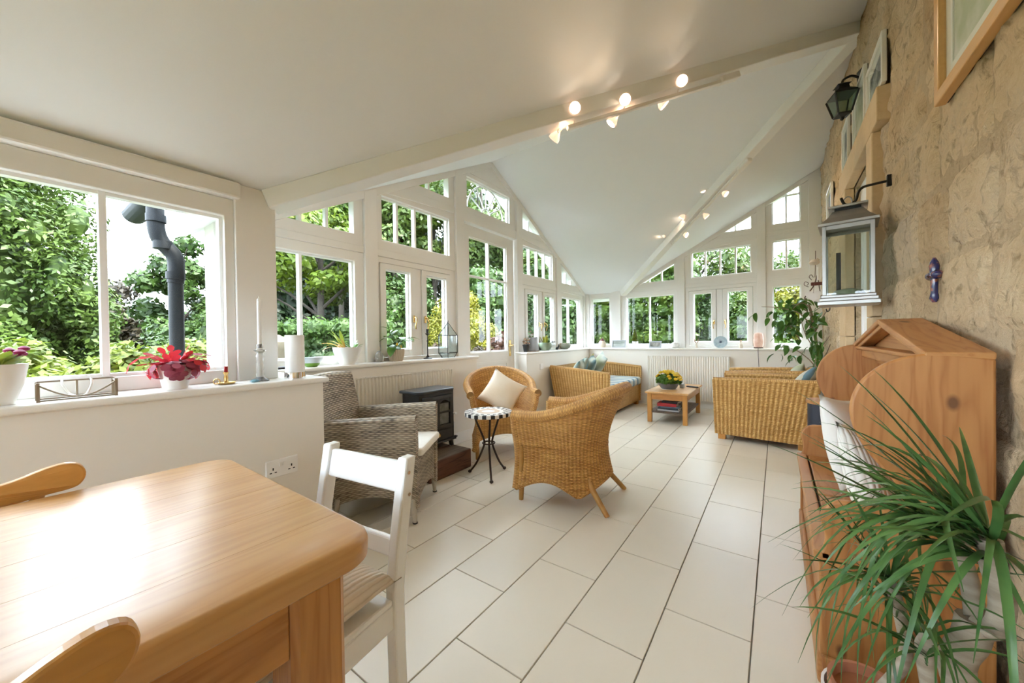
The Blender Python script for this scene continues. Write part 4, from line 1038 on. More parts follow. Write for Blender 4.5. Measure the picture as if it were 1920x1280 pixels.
# ---- box sofas: local, facing +x; arms along y
def box_sofa(name, label, cat, loc, rz, Ln, arm_f=.615, arm_b=.69, D=.42, flare=.07, seatmat='sofa_stripe', group=None):
    t = thing(name, label, cat, loc, rz, group)
    h = Ln / 2
    for sy in (-1, 1):
        y0 = sy * h
        if sy > 0: q = ((D, y0, .06), (-D + .06, y0, .06), (-D - flare, y0 + .01, arm_b), (D + .02, y0 + .01, arm_f))
        else: q = ((-D + .06, y0, .06), (D, y0, .06), (D + .02, y0 - .01, arm_f), (-D - flare, y0 - .01, arm_b))
        flat_panel('arm_panel', 'cane_rib', t, *q, thick=.045)
        roll('arm_rim', 'cane_rib', t, [(D + .015, y0 - sy * .018, arm_f), (0, y0 - sy * .018, (arm_f + arm_b) / 2 + .004), (-D - flare + .01, y0 - sy * .018, arm_b)], .024, 8)
    flat_panel('back_panel', 'cane_rib', t, (-D + .06, h, .06), (-D + .06, -h, .06), (-D - flare, -h, arm_b), (-D - flare, h, arm_b), thick=.05)
    flat_panel('front_panel', 'cane_rib', t, (D - .02, -h + .04, .06), (D - .02, h - .04, .06), (D - .02, h - .04, .33), (D - .02, -h + .04, .33), thick=.03, amp=.003)
    MB().box(-D, D - .03, -h + .045, h - .045, .28, .33).build('seat_deck', 'cane_rib', t)
    for sx in (-1, 1):
        for sy in (-1, 1):
            x, y = sx * (D - .06) + (.03 if sx < 0 else 0), sy * (h - .06); MB().box(x - .035, x + .035, y - .035, y + .035, 0, .065).build('foot', 'honey_z', t, bevel=.004)
    MB().box(-D + .05, D + .03, -h + .05, h - .05, .33, .46).build('seat_cushion', seatmat, t, bevel=.04, seg=4)
    return t
B1, B2, B3, B4, B5 = (0.17, 0.26, 0.32), (0.46, 0.52, 0.50), (0.56, 0.54, 0.45), (0.07, 0.15, 0.21), (0.40, 0.46, 0.40)
stripes('sofa_stripe', [(0, B2), (.22, B3), (.42, B1), (.5, B4), (.6, B1), (.8, B2), (1, B3)], axis=1, period=.20, noise_amt=.3, nscale=3)
stripes('cush_a', [(0, (0.422, 0.448, 0.374)), (.35, (0.231, 0.322, 0.326)), (.55, (0.082, 0.175, 0.184)), (.75, (0.306, 0.364, 0.313)), (1, (0.449, 0.462, 0.381))], axis=0, period=.34, noise_amt=.5, nscale=4)
stripes('cush_b', [(0, (0.068, 0.140, 0.150)), (.22, (0.374, 0.420, 0.354)), (.45, (0.449, 0.448, 0.354)), (.62, (0.109, 0.210, 0.231)), (.8, (0.340, 0.252, 0.041)), (1, (0.068, 0.126, 0.136))], axis=0, period=.42, noise_amt=.35, nscale=3)
stripes('cush_c', [(0, (0.245, 0.350, 0.354)), (.3, (0.449, 0.476, 0.394)), (.55, (0.374, 0.406, 0.258)), (.8, (0.476, 0.490, 0.422)), (1, (0.204, 0.308, 0.313))], axis=2, period=.36, noise_amt=.6, nscale=3.5)
stripes('cush_d', [(0, (0.054, 0.112, 0.156)), (.4, (0.109, 0.196, 0.245)), (.5, (0.435, 0.434, 0.354)), (.75, (0.449, 0.448, 0.367)), (.85, (0.150, 0.238, 0.258)), (1, (0.054, 0.112, 0.156))], axis=0, period=.30, noise_amt=.1, soft=False)
box_sofa('wicker_sofa', 'long box shaped wicker sofa in the glazed corner with blue striped seat', 'sofa', (-2.28, 5.53, 0), 0, 1.46)
box_sofa('wicker_armchair', 'box shaped wicker armchair whose ribbed side faces the settle', 'armchair', (-.105, 4.83, 0), math.radians(174.3), .66, arm_f=.645, arm_b=.665, flare=.06)
box_sofa('wicker_armchair', 'box shaped wicker armchair between the ficus and the other wicker armchair', 'armchair', (-.10, 5.62, 0), PI, .60, arm_f=.655, arm_b=.685, flare=.05)
def cushion(label, m, size, loc, rot, t=.15, group=None):
    o = pillow(size, size, t).build('scatter_cushion', m, None, smooth=180); weld(o)
    o.location = loc; o.rotation_euler = rot; return tag(o, label, 'cushion', group)
# local: cushion faces +-y; tilt about x after turning about z
def lean(az, tilt, spin=0.0):
    return (Matrix.Rotation(az, 4, 'Z') @ Matrix.Rotation(tilt, 4, 'X') @ Matrix.Rotation(spin, 4, 'Y')).to_euler()
cushion('plain cream square cushion set cornerwise in the cane tub chair', 'cream_cloth', .37, (-2.19, 2.87, .595), lean(math.radians(45), math.radians(-24), math.radians(34)), .15)
cushion('teal edged scatter cushion behind the near arm of the wicker sofa', 'cush_b', .40, (-2.42, 5.04, .62), lean(math.radians(-78), math.radians(-24), .1))
cushion('pale green and white scatter cushion standing second on the wicker sofa', 'cush_a', .42, (-2.44, 5.20, .635), lean(math.radians(-62), math.radians(-26), -.05))
cushion('teal scatter cushion with ochre edge in the middle of the wicker sofa', 'cush_b', .42, (-2.42, 5.45, .64), lean(math.radians(-55), math.radians(-24), .25))
cushion('pale multicoloured scatter cushion nearest the open end of the wicker sofa', 'cush_c', .46, (-2.40, 5.74, .65), lean(math.radians(-50), math.radians(-30), .3))
cushion('blue and cream checked cushion in the nearer wicker armchair', 'cush_d', .40, (.20, 4.80, .60), lean(math.radians(80), math.radians(32), .35))
cushion('white and green cushion in the farther wicker armchair', 'cush_c', .38, (.17, 5.60, .60), lean(math.radians(88), math.radians(25), .2))
# ---- coffee table
ct = thing('pine_coffee_table', 'low orange pine coffee table with a book shelf underneath', 'table', (-1.155, 5.47, 0))
CX, CY, CZ = .265, .52, .405
MB().box(-CX, CX, -CY, CY, CZ - .025, CZ).build('table_top', 'pine_top', ct, bevel=.008)
for sx in (-1, 1):
    for sy in (-1, 1):
        x, y = sx * (CX - .05), sy * (CY - .06); MB().box(x - .027, x + .027, y - .027, y + .027, 0, CZ - .025).build('leg', 'honey_z', ct, bevel=.004)
    MB().box(min(sx * (CX - .03), sx * (CX - .05)), max(sx * (CX - .03), sx * (CX - .05)), -CY + .087, CY - .087, CZ - .105, CZ - .025).build('apron', 'honey_x', ct, bevel=.003)
for sy in (-1, 1): MB().box(-CX + .077, CX - .077, min(sy * (CY - .04), sy * (CY - .06)), max(sy * (CY - .04), sy * (CY - .06)), CZ - .105, CZ - .025).build('apron', 'honey_z' if 0 else 'pine_x', ct, bevel=.003)
MB().box(-CX + .035, CX - .035, -CY + .045, CY - .045, .125, .143).build('shelf', 'sleeper_top', ct, bevel=.003)
# ---- stove on two sleepers
SLH = .165
for k, (x0, x1, y0, y1, lb) in enumerate(((-2.42, -2.19, 1.93, 2.41, 'dark reddish timber sleeper at the front of the stove plinth'), (-2.655, -2.428, 1.93, 2.39, 'dark reddish timber sleeper under the back of the stove'))):
    o = MB().box(x0, x1, y0, y1, 0, SLH).build('timber_sleeper', 'sleeper', None, bevel=.012, seg=2); tag(o, lb, 'sleeper', 'sleepers of the stove plinth')
    o.data.materials.append(MATS['sleeper_top'])
    for p in o.data.polygons:
        if p.normal.z > .9: p.material_index = 1
mat('cast_iron', (0.014, 0.015, 0.016), 0.38, c2=(0.022, 0.023, 0.024), scale=30, bmp=.1, bscale=120)
mat('stove_top', (0.028, 0.033, 0.038), 0.3)
glassmat('stove_glass', tint=(.75, .76, .76), refl=1.4)
mat('ash_white', (0.55, 0.55, 0.52), .6, c2=(0.2, 0.2, 0.2), scale=14)
st = thing('electric_stove', 'black cast iron effect electric stove standing on timber sleepers', 'stove', (-2.485, 2.19, SLH))
bx, by = .105, .20
MB().box(-bx, bx, -by, by, .075, .505).build('body', 'cast_iron', st, bevel=.006)
MB().prism([(-bx - .02, -by - .02), (bx - .02, -by - .025), (bx + .03, -by + .03), (bx + .03, by - .03), (bx - .02, by + .025), (-bx - .02, by + .02)], xy, .505, .53).build('top_plate', 'stove_top', st, bevel=.008)
MB().box(-bx - .01, bx + .02, -by - .012, by + .012, .06, .08).build('base_plate', 'cast_iron', st, bevel=.005)
for sx in (-1, 1):
    for sy in (-1, 1):
        MB().prism([(sy * (by - .035), .065), (sy * (by - .005), .065), (sy * (by + .012), 0), (sy * (by - .02), 0)], yz, sx * (bx - .03) - .014, sx * (bx - .03) + .014).build('leg', 'cast_iron', st, bevel=.003)
dr = MB().ring(rect(-.165, .165, .185, .475), rect(-.135, .135, .215, .445), lambda a, b, d: (bx + d, a, b), 0.0, .022).build('stove_door', 'cast_iron', st, bevel=.004)
arch = [(-.135, .445), (-.135, .39)] + [(-.135 + .27 * k / 10, .39 + .045 * math.sin(PI * k / 10)) for k in range(11)] + [(.135, .445)]
MB().prism(rect(-.012, .012, .215, .445), lambda a, b, d: (bx + d, a, b), .004, .020).build('door_bar', 'cast_iron', dr)
MB().prism(rect(-.135, .135, .318, .334), lambda a, b, d: (bx + d, a, b), .004, .020).build('door_bar', 'cast_iron', dr)
for a0, a1 in ((-.135, -.012), (.012, .135)):
    for z0, z1 in ((.215, .318), (.334, .445)):
        MB().prism(rect(a0, a1, z0, z1), lambda a, b, d: (bx + d, a, b), .008, .011).build('door_pane', 'stove_glass', dr)
    c_ = (a0 + a1) / 2
    MB().prism([(a0, .445), (a0, .405)] + [(a0 + (a1 - a0) * k / 8, .405 + .028 * math.sin(PI * k / 8)) for k in range(9)] + [(a1, .445)], lambda a, b, d: (bx + d, a, b), .006, .018).build('arch_trim', 'cast_iron', dr)
    MB().box(bx - .002, bx + .002, a0, a1, .22, .40).build('fire_bed', 'ash_white', dr)
MB().box(bx, bx + .012, -.165, .165, .09, .17).build('ash_door', 'cast_iron', st, bevel=.006)
_b = MB().lathe([(.0, .0), (.018, .0), (.018, .008), (.0, .012)], 14).build('badge', 'brass', st); _b.location = (bx + .012, 0, .13); _b.rotation_euler = (0, PI / 2, 0)
MB().lathe([(.006, 0), (.006, .02), (.013, .025), (.013, .035), (0, .04)], 12).build('knob', 'white_gloss', st, smooth=40)
_k = [c for c in bpy.data.objects if c.name.startswith('knob')][-1]; _k.location = (bx + .02, .178, .30); _k.rotation_euler = (0, PI / 2, 0)
MB().box(bx, bx + .03, by + .0, by + .014, .08, .09).build('hinge_lug', 'cast_iron', st)
# ---- mosaic bistro table
mat('mosaic_white', (0.78, 0.75, 0.70), .35); mat('mosaic_black', (0.02, 0.022, 0.026), .3); mat('mosaic_tan', (0.55, 0.40, 0.28), .4); mat('rust_iron', (0.045, 0.026, 0.018), .55, metal=.4)
bt = thing('mosaic_side_table', 'small round side table with black and white mosaic rim and iron legs', 'side table', (-1.93, 2.335, 0))
BZ, BR = .53, .19
MB().lathe([(0, BZ - .026), (BR - .004, BZ - .026), (BR - .004, BZ - .004), (0, BZ - .004)], 40).build('table_top', 'mosaic_white', bt)
def sector(r0, r1, a0, a1, n=3): return [(r1 * math.cos(a0 + (a1 - a0) * k / n), r1 * math.sin(a0 + (a1 - a0) * k / n)) for k in range(n + 1)] + [(r0 * math.cos(a1 - (a1 - a0) * k / n), r0 * math.sin(a1 - (a1 - a0) * k / n)) for k in range(n + 1)]
NT = 36; da = 2 * PI / NT
for ring_, (r0, r1, z0) in enumerate(((BR - .032, BR + .004, BZ - .028), (BR - .062, BR - .034, BZ - .006))):
    base = [None, None]
    for k in range(NT):
        c = (k + ring_) % 2
        if base[c] is None:
            base[c] = MB().prism(sector(r0, r1, -da * .47, da * .47, 1), xy, z0, BZ).build('mosaic_tile', ('mosaic_black', 'mosaic_white')[c], bt); base[c].rotation_euler = (0, 0, k * da)
        else:
            o = inst(base[c], bt, (0, 0, 0), (0, 0, k * da), 1, 'mosaic_tile')
MB().lathe([(0, BZ - .004), (BR - .064, BZ - .004), (BR - .064, BZ - .0005), (0, BZ - .0005)], 36).build('mosaic_field', 'mosaic_white', bt)
MB().lathe([(.055, BZ - .001), (.095, BZ - .001), (.095, BZ + .0008), (.055, BZ + .0008), (.055, BZ - .001)], 36).build('mosaic_ring', 'mosaic_tan', bt)
for k, a in enumerate((math.radians(195), math.radians(-45), math.radians(82))):
    c, s = math.cos(a), math.sin(a)
    MB().tube(spline([(.135 * c, .135 * s, BZ - .028), (.11 * c, .11 * s, .44), (.045 * c, .045 * s, .30), (.045 * c, .045 * s, .24), (.11 * c, .11 * s, .10), (.175 * c, .175 * s, .015)], 5), .0085, 8).build('leg', 'rust_iron', bt, smooth=50)
    MB().lathe([(0, -.014), (.014, -.005), (.016, .003), (.010, .012), (0, .014)], 12).build('foot', 'rust_iron', bt, smooth=60).location = (.178 * c, .178 * s, .014)
MB().tube([(.05 * math.cos(2 * PI * k / 20), .05 * math.sin(2 * PI * k / 20), .27) for k in range(20)], .006, 6, closed=True).build('leg_ring', 'rust_iron', bt, smooth=60)
# ---- settle
se = thing('pine_settle', 'pale pine monk settle with shaped wings and pediment against the stone wall', 'settle', (0, 0, 0))
prof = [(.470, 0), (.470, 1.056), (.40, 1.066), (.335, 1.066), (.265, 1.040), (.21, .985), (.184, .915), (.188, .845), (.22, .77), (.27, .70), (.298, .655), (.300, .625), (.285, .61), (.245, .606), (.20, .605), (.155, .60), (.122, .575), (.110, .54), (.116, .505), (.122, .475), (.116, .44), (.108, .425), (.106, .08), (.112, .05), (.112, 0)]
core_ = [prof[0], prof[1]] + [(p.x, p.z) for p in spline([(a, 0, b) for a, b in prof[1:22]], 4)][1:] + prof[22:]
Y0, Y1 = 1.53, 2.745
def side(name, ya, yb): return MB().prism(core_, xz, ya, yb).build(name, 'settle_z', se, bevel=.007, seg=3, smooth=40)
side('side_panel', Y0, Y0 + .026); side('side_panel', Y1 - .026, Y1)
ya, yb = Y0 + .026, Y1 - .026
nb = 5
for k in range(nb):
    a = ya + (yb - ya) * k / nb; b = ya + (yb - ya) * (k + 1) / nb
    MB().box(.445, .462, a + .001, b - .001, .42, .99).build('back_board', 'settle_z', se, bevel=.004)
MB().box(.425, .462, ya, yb, .97, 1.05).build('top_rail', 'settle_y', se, bevel=.004)
# seat: frame rails with lift lid
MB().box(.092, .135, Y0 + .0, Y1 - .0, .405, .43).build('seat_rail', 'settle_y', se, bevel=.005)
MB().box(.40, .445, ya, yb, .405, .43).build('seat_rail', 'settle_y', se, bevel=.004)
for a, b in ((ya, ya + .10), ((ya + yb) / 2 - .05, (ya + yb) / 2 + .05), (yb - .10, yb)): MB().box(.143, .40, a, b, .405, .428).build('seat_rail', 'settle_z', se, bevel=.004)
for a, b in ((ya + .107, (ya + yb) / 2 - .057), ((ya + yb) / 2 + .057, yb - .107)): MB().box(.143, .395, a, b, .405, .426).build('lid_panel', 'settle_y', se, bevel=.004)
MB().box(.14, .445, ya, yb, .385, .40).build('seat_bearer', 'dark_gap', se)
MB().box(.118, .136, ya, yb, .05, .404).build('front_panel', 'settle_y', se)
MB().box(.106, .12, Y0, Y1, .33, .404).build('front_rail', 'settle_y', se, bevel=.004)
MB().box(.100, .122, Y0 - .004, Y1 + .004, 0, .10).build('plinth', 'settle_y', se, bevel=.008)
MB().box(.112, .47, Y0 - .012, Y0, 0, .10).build('plinth', 'settle_z', se, bevel=.006)
# pediment
ped = [(Y0 + .03, 1.056), (Y1 - .03, 1.056), ((Y0 + Y1) / 2, 1.165)]
pd = MB().prism(ped, yz, .405, .462).build('pediment', 'settle_y', se, bevel=.003)
ym = (Y0 + Y1) / 2
for p, q in (((Y0 + .0, 1.062), (ym, 1.175)), ((Y1 - .0, 1.062), (ym, 1.175))):
    MB().beam((.405, p[0], p[1]), (.405, q[0], q[1]), .13, .020).build('pediment_moulding', 'settle_y', se, bevel=.004)
    MB().beam((.375, p[0] + (.03 if p[0] < ym else -.03), p[1] - .014), (.375, q[0], q[1] - .016), .05, .018).build('pediment_moulding', 'settle_y', se, bevel=.004)
MB().box(.345, .462, Y0 + .026, Y1 - .026, 1.045, 1.06).build('cornice', 'settle_y', se, bevel=.005)
MB().box(.37, .462, Y0 + .026, Y1 - .026, 1.0, 1.045).build('cornice', 'settle_y', se, bevel=.008)
ribbed('white_rib', (0.80, 0.77, 0.70), 0, .014, c2=(0.66, 0.62, 0.54), depth=.7)
cushion('plain white cushion propped at the far end of the settle seat', 'white_cloth', .42, (.285, 2.28, .63), lean(math.radians(62), math.radians(-14), .12), .15)
cushion('white ribbed cushion propped behind the near wing of the settle', 'white_rib', .38, (.295, 1.86, .60), lean(math.radians(64), math.radians(-18), .2), .14)
# ================================================================= fittings
mat('rad_white', (0.80, 0.77, 0.69), .35)
def radiator(label, loc, rz, Wd, z0, z1):
    """panel radiator: local x along the wall, front towards -y"""
    t = thing('panel_radiator', label, 'radiator', loc, rz)
    pitch = .0333; n = int(Wd / pitch) * 8; H0 = z1 - z0
    def pf(a, b):
        x = (a - .5) * Wd; ph = (x / pitch) % 1.0
        fl = min(1, max(0, (abs(ph - .5) * 2 - .35) / .3)); e = min(1, min(b, 1 - b) / .035)
        return (x, -.055 - .012 * fl * (e if 0 < b < 1 else 0), z0 + b * H0)
    MB().grid(pf, n, 14).build('front_panel', 'rad_white', t, smooth=40)
    MB().box(-Wd / 2, Wd / 2, -.054, -.02, z0 + .005, z1 - .004).build('convector_core', 'dark_gap', t)
    for sx in (-1, 1): MB().box(sx * Wd / 2 - .004, sx * Wd / 2 + .004, -.07, -.008, z0, z1 + .002).build('side_cover', 'rad_white', t, bevel=.002)
    m = MB(); k = int(Wd / .042)
    for i in range(k + 1):
        x = -Wd / 2 + Wd * i / k; m.box(x - .007, x + .007, -.058, -.016, z1 - .002, z1 + .002)
    m.box(-Wd / 2, Wd / 2, -.070, -.056, z1 - .003, z1 + .003).box(-Wd / 2, Wd / 2, -.018, -.008, z1 - .003, z1 + .003)
    m.build('top_grille', 'rad_white', t)
    for sx in (-1, 1):
        MB().tube([(sx * (Wd / 2 + .002), -.04, z0 + .04), (sx * (Wd / 2 + .035), -.04, z0 + .04), (sx * (Wd / 2 + .035), -.04, 0)], .008, 8).build('pipe', 'rad_white', t)
    MB().lathe([(.014, 0), (.016, .01), (.016, .045), (.010, .055)], 12).build('valve', 'white_gloss', t, smooth=50).location = (Wd / 2 + .035, -.04, z0 + .04)
    return t
radiator('cream panel radiator under the gable window behind the stove', (XGL, 2.08, 0), PI / 2, 1.30, .16, .815)
radiator('cream panel radiator on the far wall behind the coffee table', (-1.155, YFL, 0), 0, 1.17, .12, .805)
mat('plastic_white', (0.84, 0.83, 0.80), .3)
def socket(label, cx, cz, X):
    t = thing('double_socket', label, 'socket', (X, cx, cz))
    MB().box(0, .010, -.073, .073, -.043, .043).build('plate', 'plastic_white', t, bevel=.003)
    for sy in (-1, 1):
        for dy, dz, w_, h_ in ((0, .0, .003, .006), (-.011, -.018, .005, .0025), (.011, -.018, .005, .0025)):
            MB().box(.0095, .0105, sy * .042 + dy - w_, sy * .042 + dy + w_, dz - h_, dz + h_).build('pin_hole', 'black_iron', t)
        MB().box(.010, .014, sy * .010 - .0065, sy * .010 + .0065, .008, .026).build('rocker', 'plastic_white', t, bevel=.001)
    return t
socket('white double socket low on the dining side wall', .815, .50, XDL)
o = MB().box(XGL, XGL + .008, 4.62 - .043, 4.62 + .043, .66, .745).build('wall_plate', 'plastic_white', None, bevel=.003); tag(o, 'blank white wall plate low beside the garden door', 'wall plate')
t = thing('light_switch', 'single white light switch on the stone wall past the doorway', 'switch', (XS - .018, 4.58, 1.18))
MB().box(0, .02, -.043, .043, -.043, .043).build('plate', 'plastic_white', t, bevel=.003)
MB().box(-.005, .001, -.010, .010, -.016, .016).build('rocker', 'plastic_white', t, bevel=.002)
# ---- spot bars on the valley beams
mat('lamp_glow', (1, .9, .75), .4, emit=(1.0, .86, .70), estr=1.2)
mat('lamp_glass', (.9, .75, .65), .2, emit=(1.0, .60, .42), estr=.05)
mat('lamp_white', (0.80, 0.76, 0.70), .35)
def track(label, A, B, t0, t1, heads, lw):
    A, B = Vector(A), Vector(B); d = (B - A).normalized(); side_ = d.cross(Vector((0, 0, 1))).normalized(); dn_ = side_.cross(d).normalized()
    if dn_.z > 0: dn_ = -dn_
    base = A + (B - A) * t0 + Vector((0, 0, -.0)) 
    t = thing('spotlight_bar', label, 'light', tuple(base))
    off = dn_ * .108
    P0 = A + (B - A) * t0 + off - base; P1 = A + (B - A) * t1 + off - base
    MB().beam(P0, P1, .034, .022).build('track', 'lamp_white', t, bevel=.004)
    MB().beam(P1 - d * .02 - dn_ * .012, P1 + d * .13 - dn_ * .012, .06, .05).build('power_box', 'lamp_white', t, bevel=.008)
    for px, py, sd, aim in heads:
        # lamp head where its pixel ray meets the upright plane just beside the beam
        r = ray(px, py); O = Vector((0, 0, EYE)); nrm = Vector((side_.x, side_.y, 0)).normalized()
        q = A + nrm * sd; tt = (q - O).dot(nrm) / r.dot(nrm); H = O + r * tt - base
        s_ = (H + base - A).dot(d); root = A + d * s_ + off - base
        ax = Vector(aim).normalized()
        am = MB().tube([root, root + (H - ax * .05 - root) * .55 + Vector((0, 0, -.01)), H - ax * .042], .005, 6).build('lamp_arm', 'lamp_white', t, smooth=50)
        hd = MB().tube([H - ax * .045, H - ax * .03, H - ax * .005, H + ax * .012, H + ax * .016], [.010, .018, .034, .037, .033], 16, cap=False).build('lamp_shade', 'lamp_glass', am, smooth=50)
        MB().tube([H - ax * .065, H - ax * .04], [.011, .012], 10).build('lamp_holder', 'lamp_white', am, smooth=50)
        x = ax.orthogonal().normalized(); y = ax.cross(x)
        MB().add([H + ax * .010 + (x * math.cos(2 * PI * k / 16) + y * math.sin(2 * PI * k / 16)) * .031 for k in range(16)] + [H + ax * .006], [tuple(range(16))] + [((k + 1) % 16, k, 16) for k in range(16)]).build('bulb', 'lamp_glow', am)
        ld = bpy.data.lights.new('spot_beam', 'SPOT'); ld.energy = lw; ld.color = (1.0, .70, .45); ld.spot_size = math.radians(120); ld.spot_blend = .9; ld.shadow_soft_size = .03
        lo = bpy.data.objects.new('spot_beam', ld); COL.objects.link(lo); lo.parent = t; lo.location = H + ax * .03; lo.rotation_euler = ax.to_track_quat('-Z', 'Y').to_euler()
        pd_ = bpy.data.lights.new('glow', 'POINT'); pd_.energy = lw * .13; pd_.color = (1.0, .62, .40); pd_.shadow_soft_size = .035
        po = bpy.data.objects.new('glow', pd_); COL.objects.link(po); po.parent = t; po.location = H - ax * .08 + (root - H) * .2 + Vector((0, 0, .0))
    return t
DN = Vector((0, 0, -.0))
VA, VB, VC = Vector((XD, YN, ZE)), Vector((XS, YR, ZR)), Vector((XD, YF, ZE))
heads1 = [(1077, 203, .075, (.5, -.6, -.3)), (1173, 187, .075, (.1, -.9, -.45)), (1278, 152, .075, (.3, -.7, -.35)), (1243, 195, -.07, (.5, .3, -.6)), (1148, 228, -.07, (-.5, -.2, -.6)), (1040, 258, -.07, (-.7, .1, -.55))]
track('white six lamp spotlight bar on the valley beam above the cane chairs', VA, VB, .42, .70, heads1, .55)
heads2 = [(1318, 355, .08, (-.1, -.8, -.5)), (1279, 407, .08, (-.5, .0, -.6)), (1245, 440, .08, (-.8, -.2, -.3)), (1360, 363, -.10, (.6, -.1, -.5)), (1324, 405, -.10, (.5, .2, -.6)), (1286, 440, -.10, (.7, -.2, -.4))]
track('white six lamp spotlight bar on the valley beam over the coffee table', VC, VB, .40, .70, heads2, .55)
# ---- hanging lantern and bracket
br = thing('iron_lantern_hook', 'black iron hook bracket fixed to the stone wall above the settle', 'bracket', (XS - .01, 2.80, 1.945))
MB().tube(spline([(.03, 0, .0), (-.06, 0, -.005), (-.10, 0, -.012), (-.118, 0, -.035), (-.128, 0, -.075), (-.15, 0, -.092), (-.175, 0, -.088), (-.19, 0, -.05)], 5), [.007] * 36, 8).build('hook_arm', 'black_iron', br, smooth=50)
MB().box(-.006, .022, -.012, .012, -.03, .03).build('wall_plate', 'black_iron', br, bevel=.003)
LX, LY, LZ = .328, 2.80, 1.285
lt = thing('glass_lantern', 'large silver metal lantern with glass sides hanging from the iron hook', 'lantern', (LX, LY, LZ), math.radians(-7))
mat('brushed_metal', (0.42, 0.41, 0.39), .38, metal=.9)
glassmat('lantern_glass', tint=(.86, .90, .89), refl=1.6)
b_ = .112
for z0, z1, k in ((0, .022, 1.14), (.022, .04, 1.07), (.04, .056, 1.0)): MB().box(-b_ * k, b_ * k, -b_ * k, b_ * k, z0, z1).build('base_step', 'brushed_metal', lt, bevel=.003)
for sx in (-1, 1):
    for sy in (-1, 1): MB().box(sx * .098 - .009, sx * .098 + .009, sy * .098 - .009, sy * .098 + .009, .056, .44).build('corner_post', 'brushed_metal', lt, bevel=.002)
for k in range(4):
    o = MB().box(-.09, .09, -.1, -.097, .058, .438).build('pane', 'lantern_glass', lt); o.rotation_euler = (0, 0, k * PI / 2)
    o = MB().box(-.09, .09, -.104, -.092, .42, .44).build('top_bead', 'brushed_metal', lt); o.rotation_euler = (0, 0, k * PI / 2)
MB().box(-.125, .125, -.125, .125, .44, .456).build('roof_rim', 'brushed_metal', lt, bevel=.003)
MB().add([(sx * .115, sy * .115, .456) for sx, sy in ((-1, -1), (1, -1), (1, 1), (-1, 1))] + [(sx * .085, sy * .085, .488) for sx, sy in ((-1, -1), (1, -1), (1, 1), (-1, 1))] + [(sx * .062, sy * .062, .525) for sx, sy in ((-1, -1), (1, -1), (1, 1), (-1, 1))],
    [(0, 1, 5, 4), (1, 2, 6, 5), (2, 3, 7, 6), (3, 0, 4, 7), (4, 5, 9, 8), (5, 6, 10, 9), (6, 7, 11, 10), (7, 4, 8, 11), (8, 9, 10, 11)]).build('roof', 'brushed_metal', lt)
MB().box(-.055, .055, -.055, .055, .525, .54).build('vent_neck', 'black_iron', lt); MB().box(-.082, .082, -.082, .082, .54, .553).build('cap', 'brushed_metal', lt, bevel=.003)
MB().tube([(.018 * math.cos(2 * PI * k / 16), 0, .582 + .030 * math.sin(2 * PI * k / 16)) for k in range(16)], .004, 6, closed=True).build('hanging_ring', 'brushed_metal', lt, smooth=60)
MB().box(-.05, -.03, -.02, .03, .057, .30).build('dark_reflection', 'black_iron', lt)  # dark bar standing in for a reflection in the lantern glass
mat('moss', (0.35, 0.38, 0.30), .9, c2=(.2, .25, .15), scale=20)
MB().lathe([(0, .057), (.075, .06), (.06, .085), (.02, .095), (0, .096)], 14).build('moss_bed', 'moss', lt, smooth=60)
# ---- black carriage lantern
q = P_x(1579, 192, .385)
bl = thing('black_carriage_lantern', 'small black carriage lantern on a wall arm above the doorway lintel', 'lantern', tuple(q), .3)
glassmat('green_glass', tint=(.72, .80, .76), refl=1.5)
bot_, top_ = .038, .066
for k in range(4):
    a = k * PI / 2 + PI / 4; c, s = math.cos(a) * 1.414, math.sin(a) * 1.414; a2 = a + PI / 2; c2, s2 = math.cos(a2) * 1.414, math.sin(a2) * 1.414
    MB().tube([(bot_ * c, bot_ * s, -.085), (top_ * c, top_ * s, .045)], .006, 6).build('corner_bar', 'black_iron', bl)
    MB().add([(bot_ * c, bot_ * s, -.085), (bot_ * c2, bot_ * s2, -.085), (top_ * c2, top_ * s2, .045), (top_ * c, top_ * s, .045)], [(0, 1, 2, 3)]).build('pane', 'green_glass', bl, thick=.002)
MB().lathe([(.075 * 1.2, .045), (.075 * 1.2, .055), (.045, .085), (.04, .11), (.055, .115), (.0, .14)], 4).build('hood', 'black_iron', bl).rotation_euler = (0, 0, PI / 4)
MB().lathe([(0, -.13), (.012, -.12), (.014, -.105), (.055, -.095), (.055, -.083)], 4).build('base', 'black_iron', bl).rotation_euler = (0, 0, PI / 4)
MB().tube(spline([(0, 0, .135), (.02, .02, .17), (.07, .03, .19), (XS - q.x + .01, .03, .16)], 5), .008, 8).build('wall_arm', 'black_iron', bl, smooth=50)
MB().box(XS - q.x - .004, XS - q.x + .006, .0, .06, .10, .22).build('wall_plate', 'black_iron', bl, bevel=.003)
# ---- cross ornament
mat('cobalt', (0.02, 0.022, 0.10), .25, c2=(0.30, 0.10, 0.05), scale=40, lo=.5, hi=.62, coat=.5)
cr = thing('ceramic_cross', 'dark blue glazed ceramic cross with rounded arms on the stone wall', 'ornament', (XS - .018, 2.055, 1.325))
MB().tube([(0, 0, -.085), (0, 0, -.07), (0, 0, -.05), (0, 0, 0), (0, 0, .03), (0, 0, .05), (0, 0, .065), (0, 0, .082)], [.006, .014, .010, .011, .013, .015, .012, .004], 12).build('upright', 'cobalt', cr, smooth=60)
for sy in (-1, 1): MB().tube([(0, 0, .012), (0, sy * .02, .016), (0, sy * .034, .016), (0, sy * .044, .014)], [.010, .016, .017, .006], 12).build('arm', 'cobalt', cr, smooth=60)
MB().lathe([(0, -.012), (.018, 0), (0, .012)], 12).build('boss', 'cobalt', cr, smooth=60).location = (-.004, 0, .014)
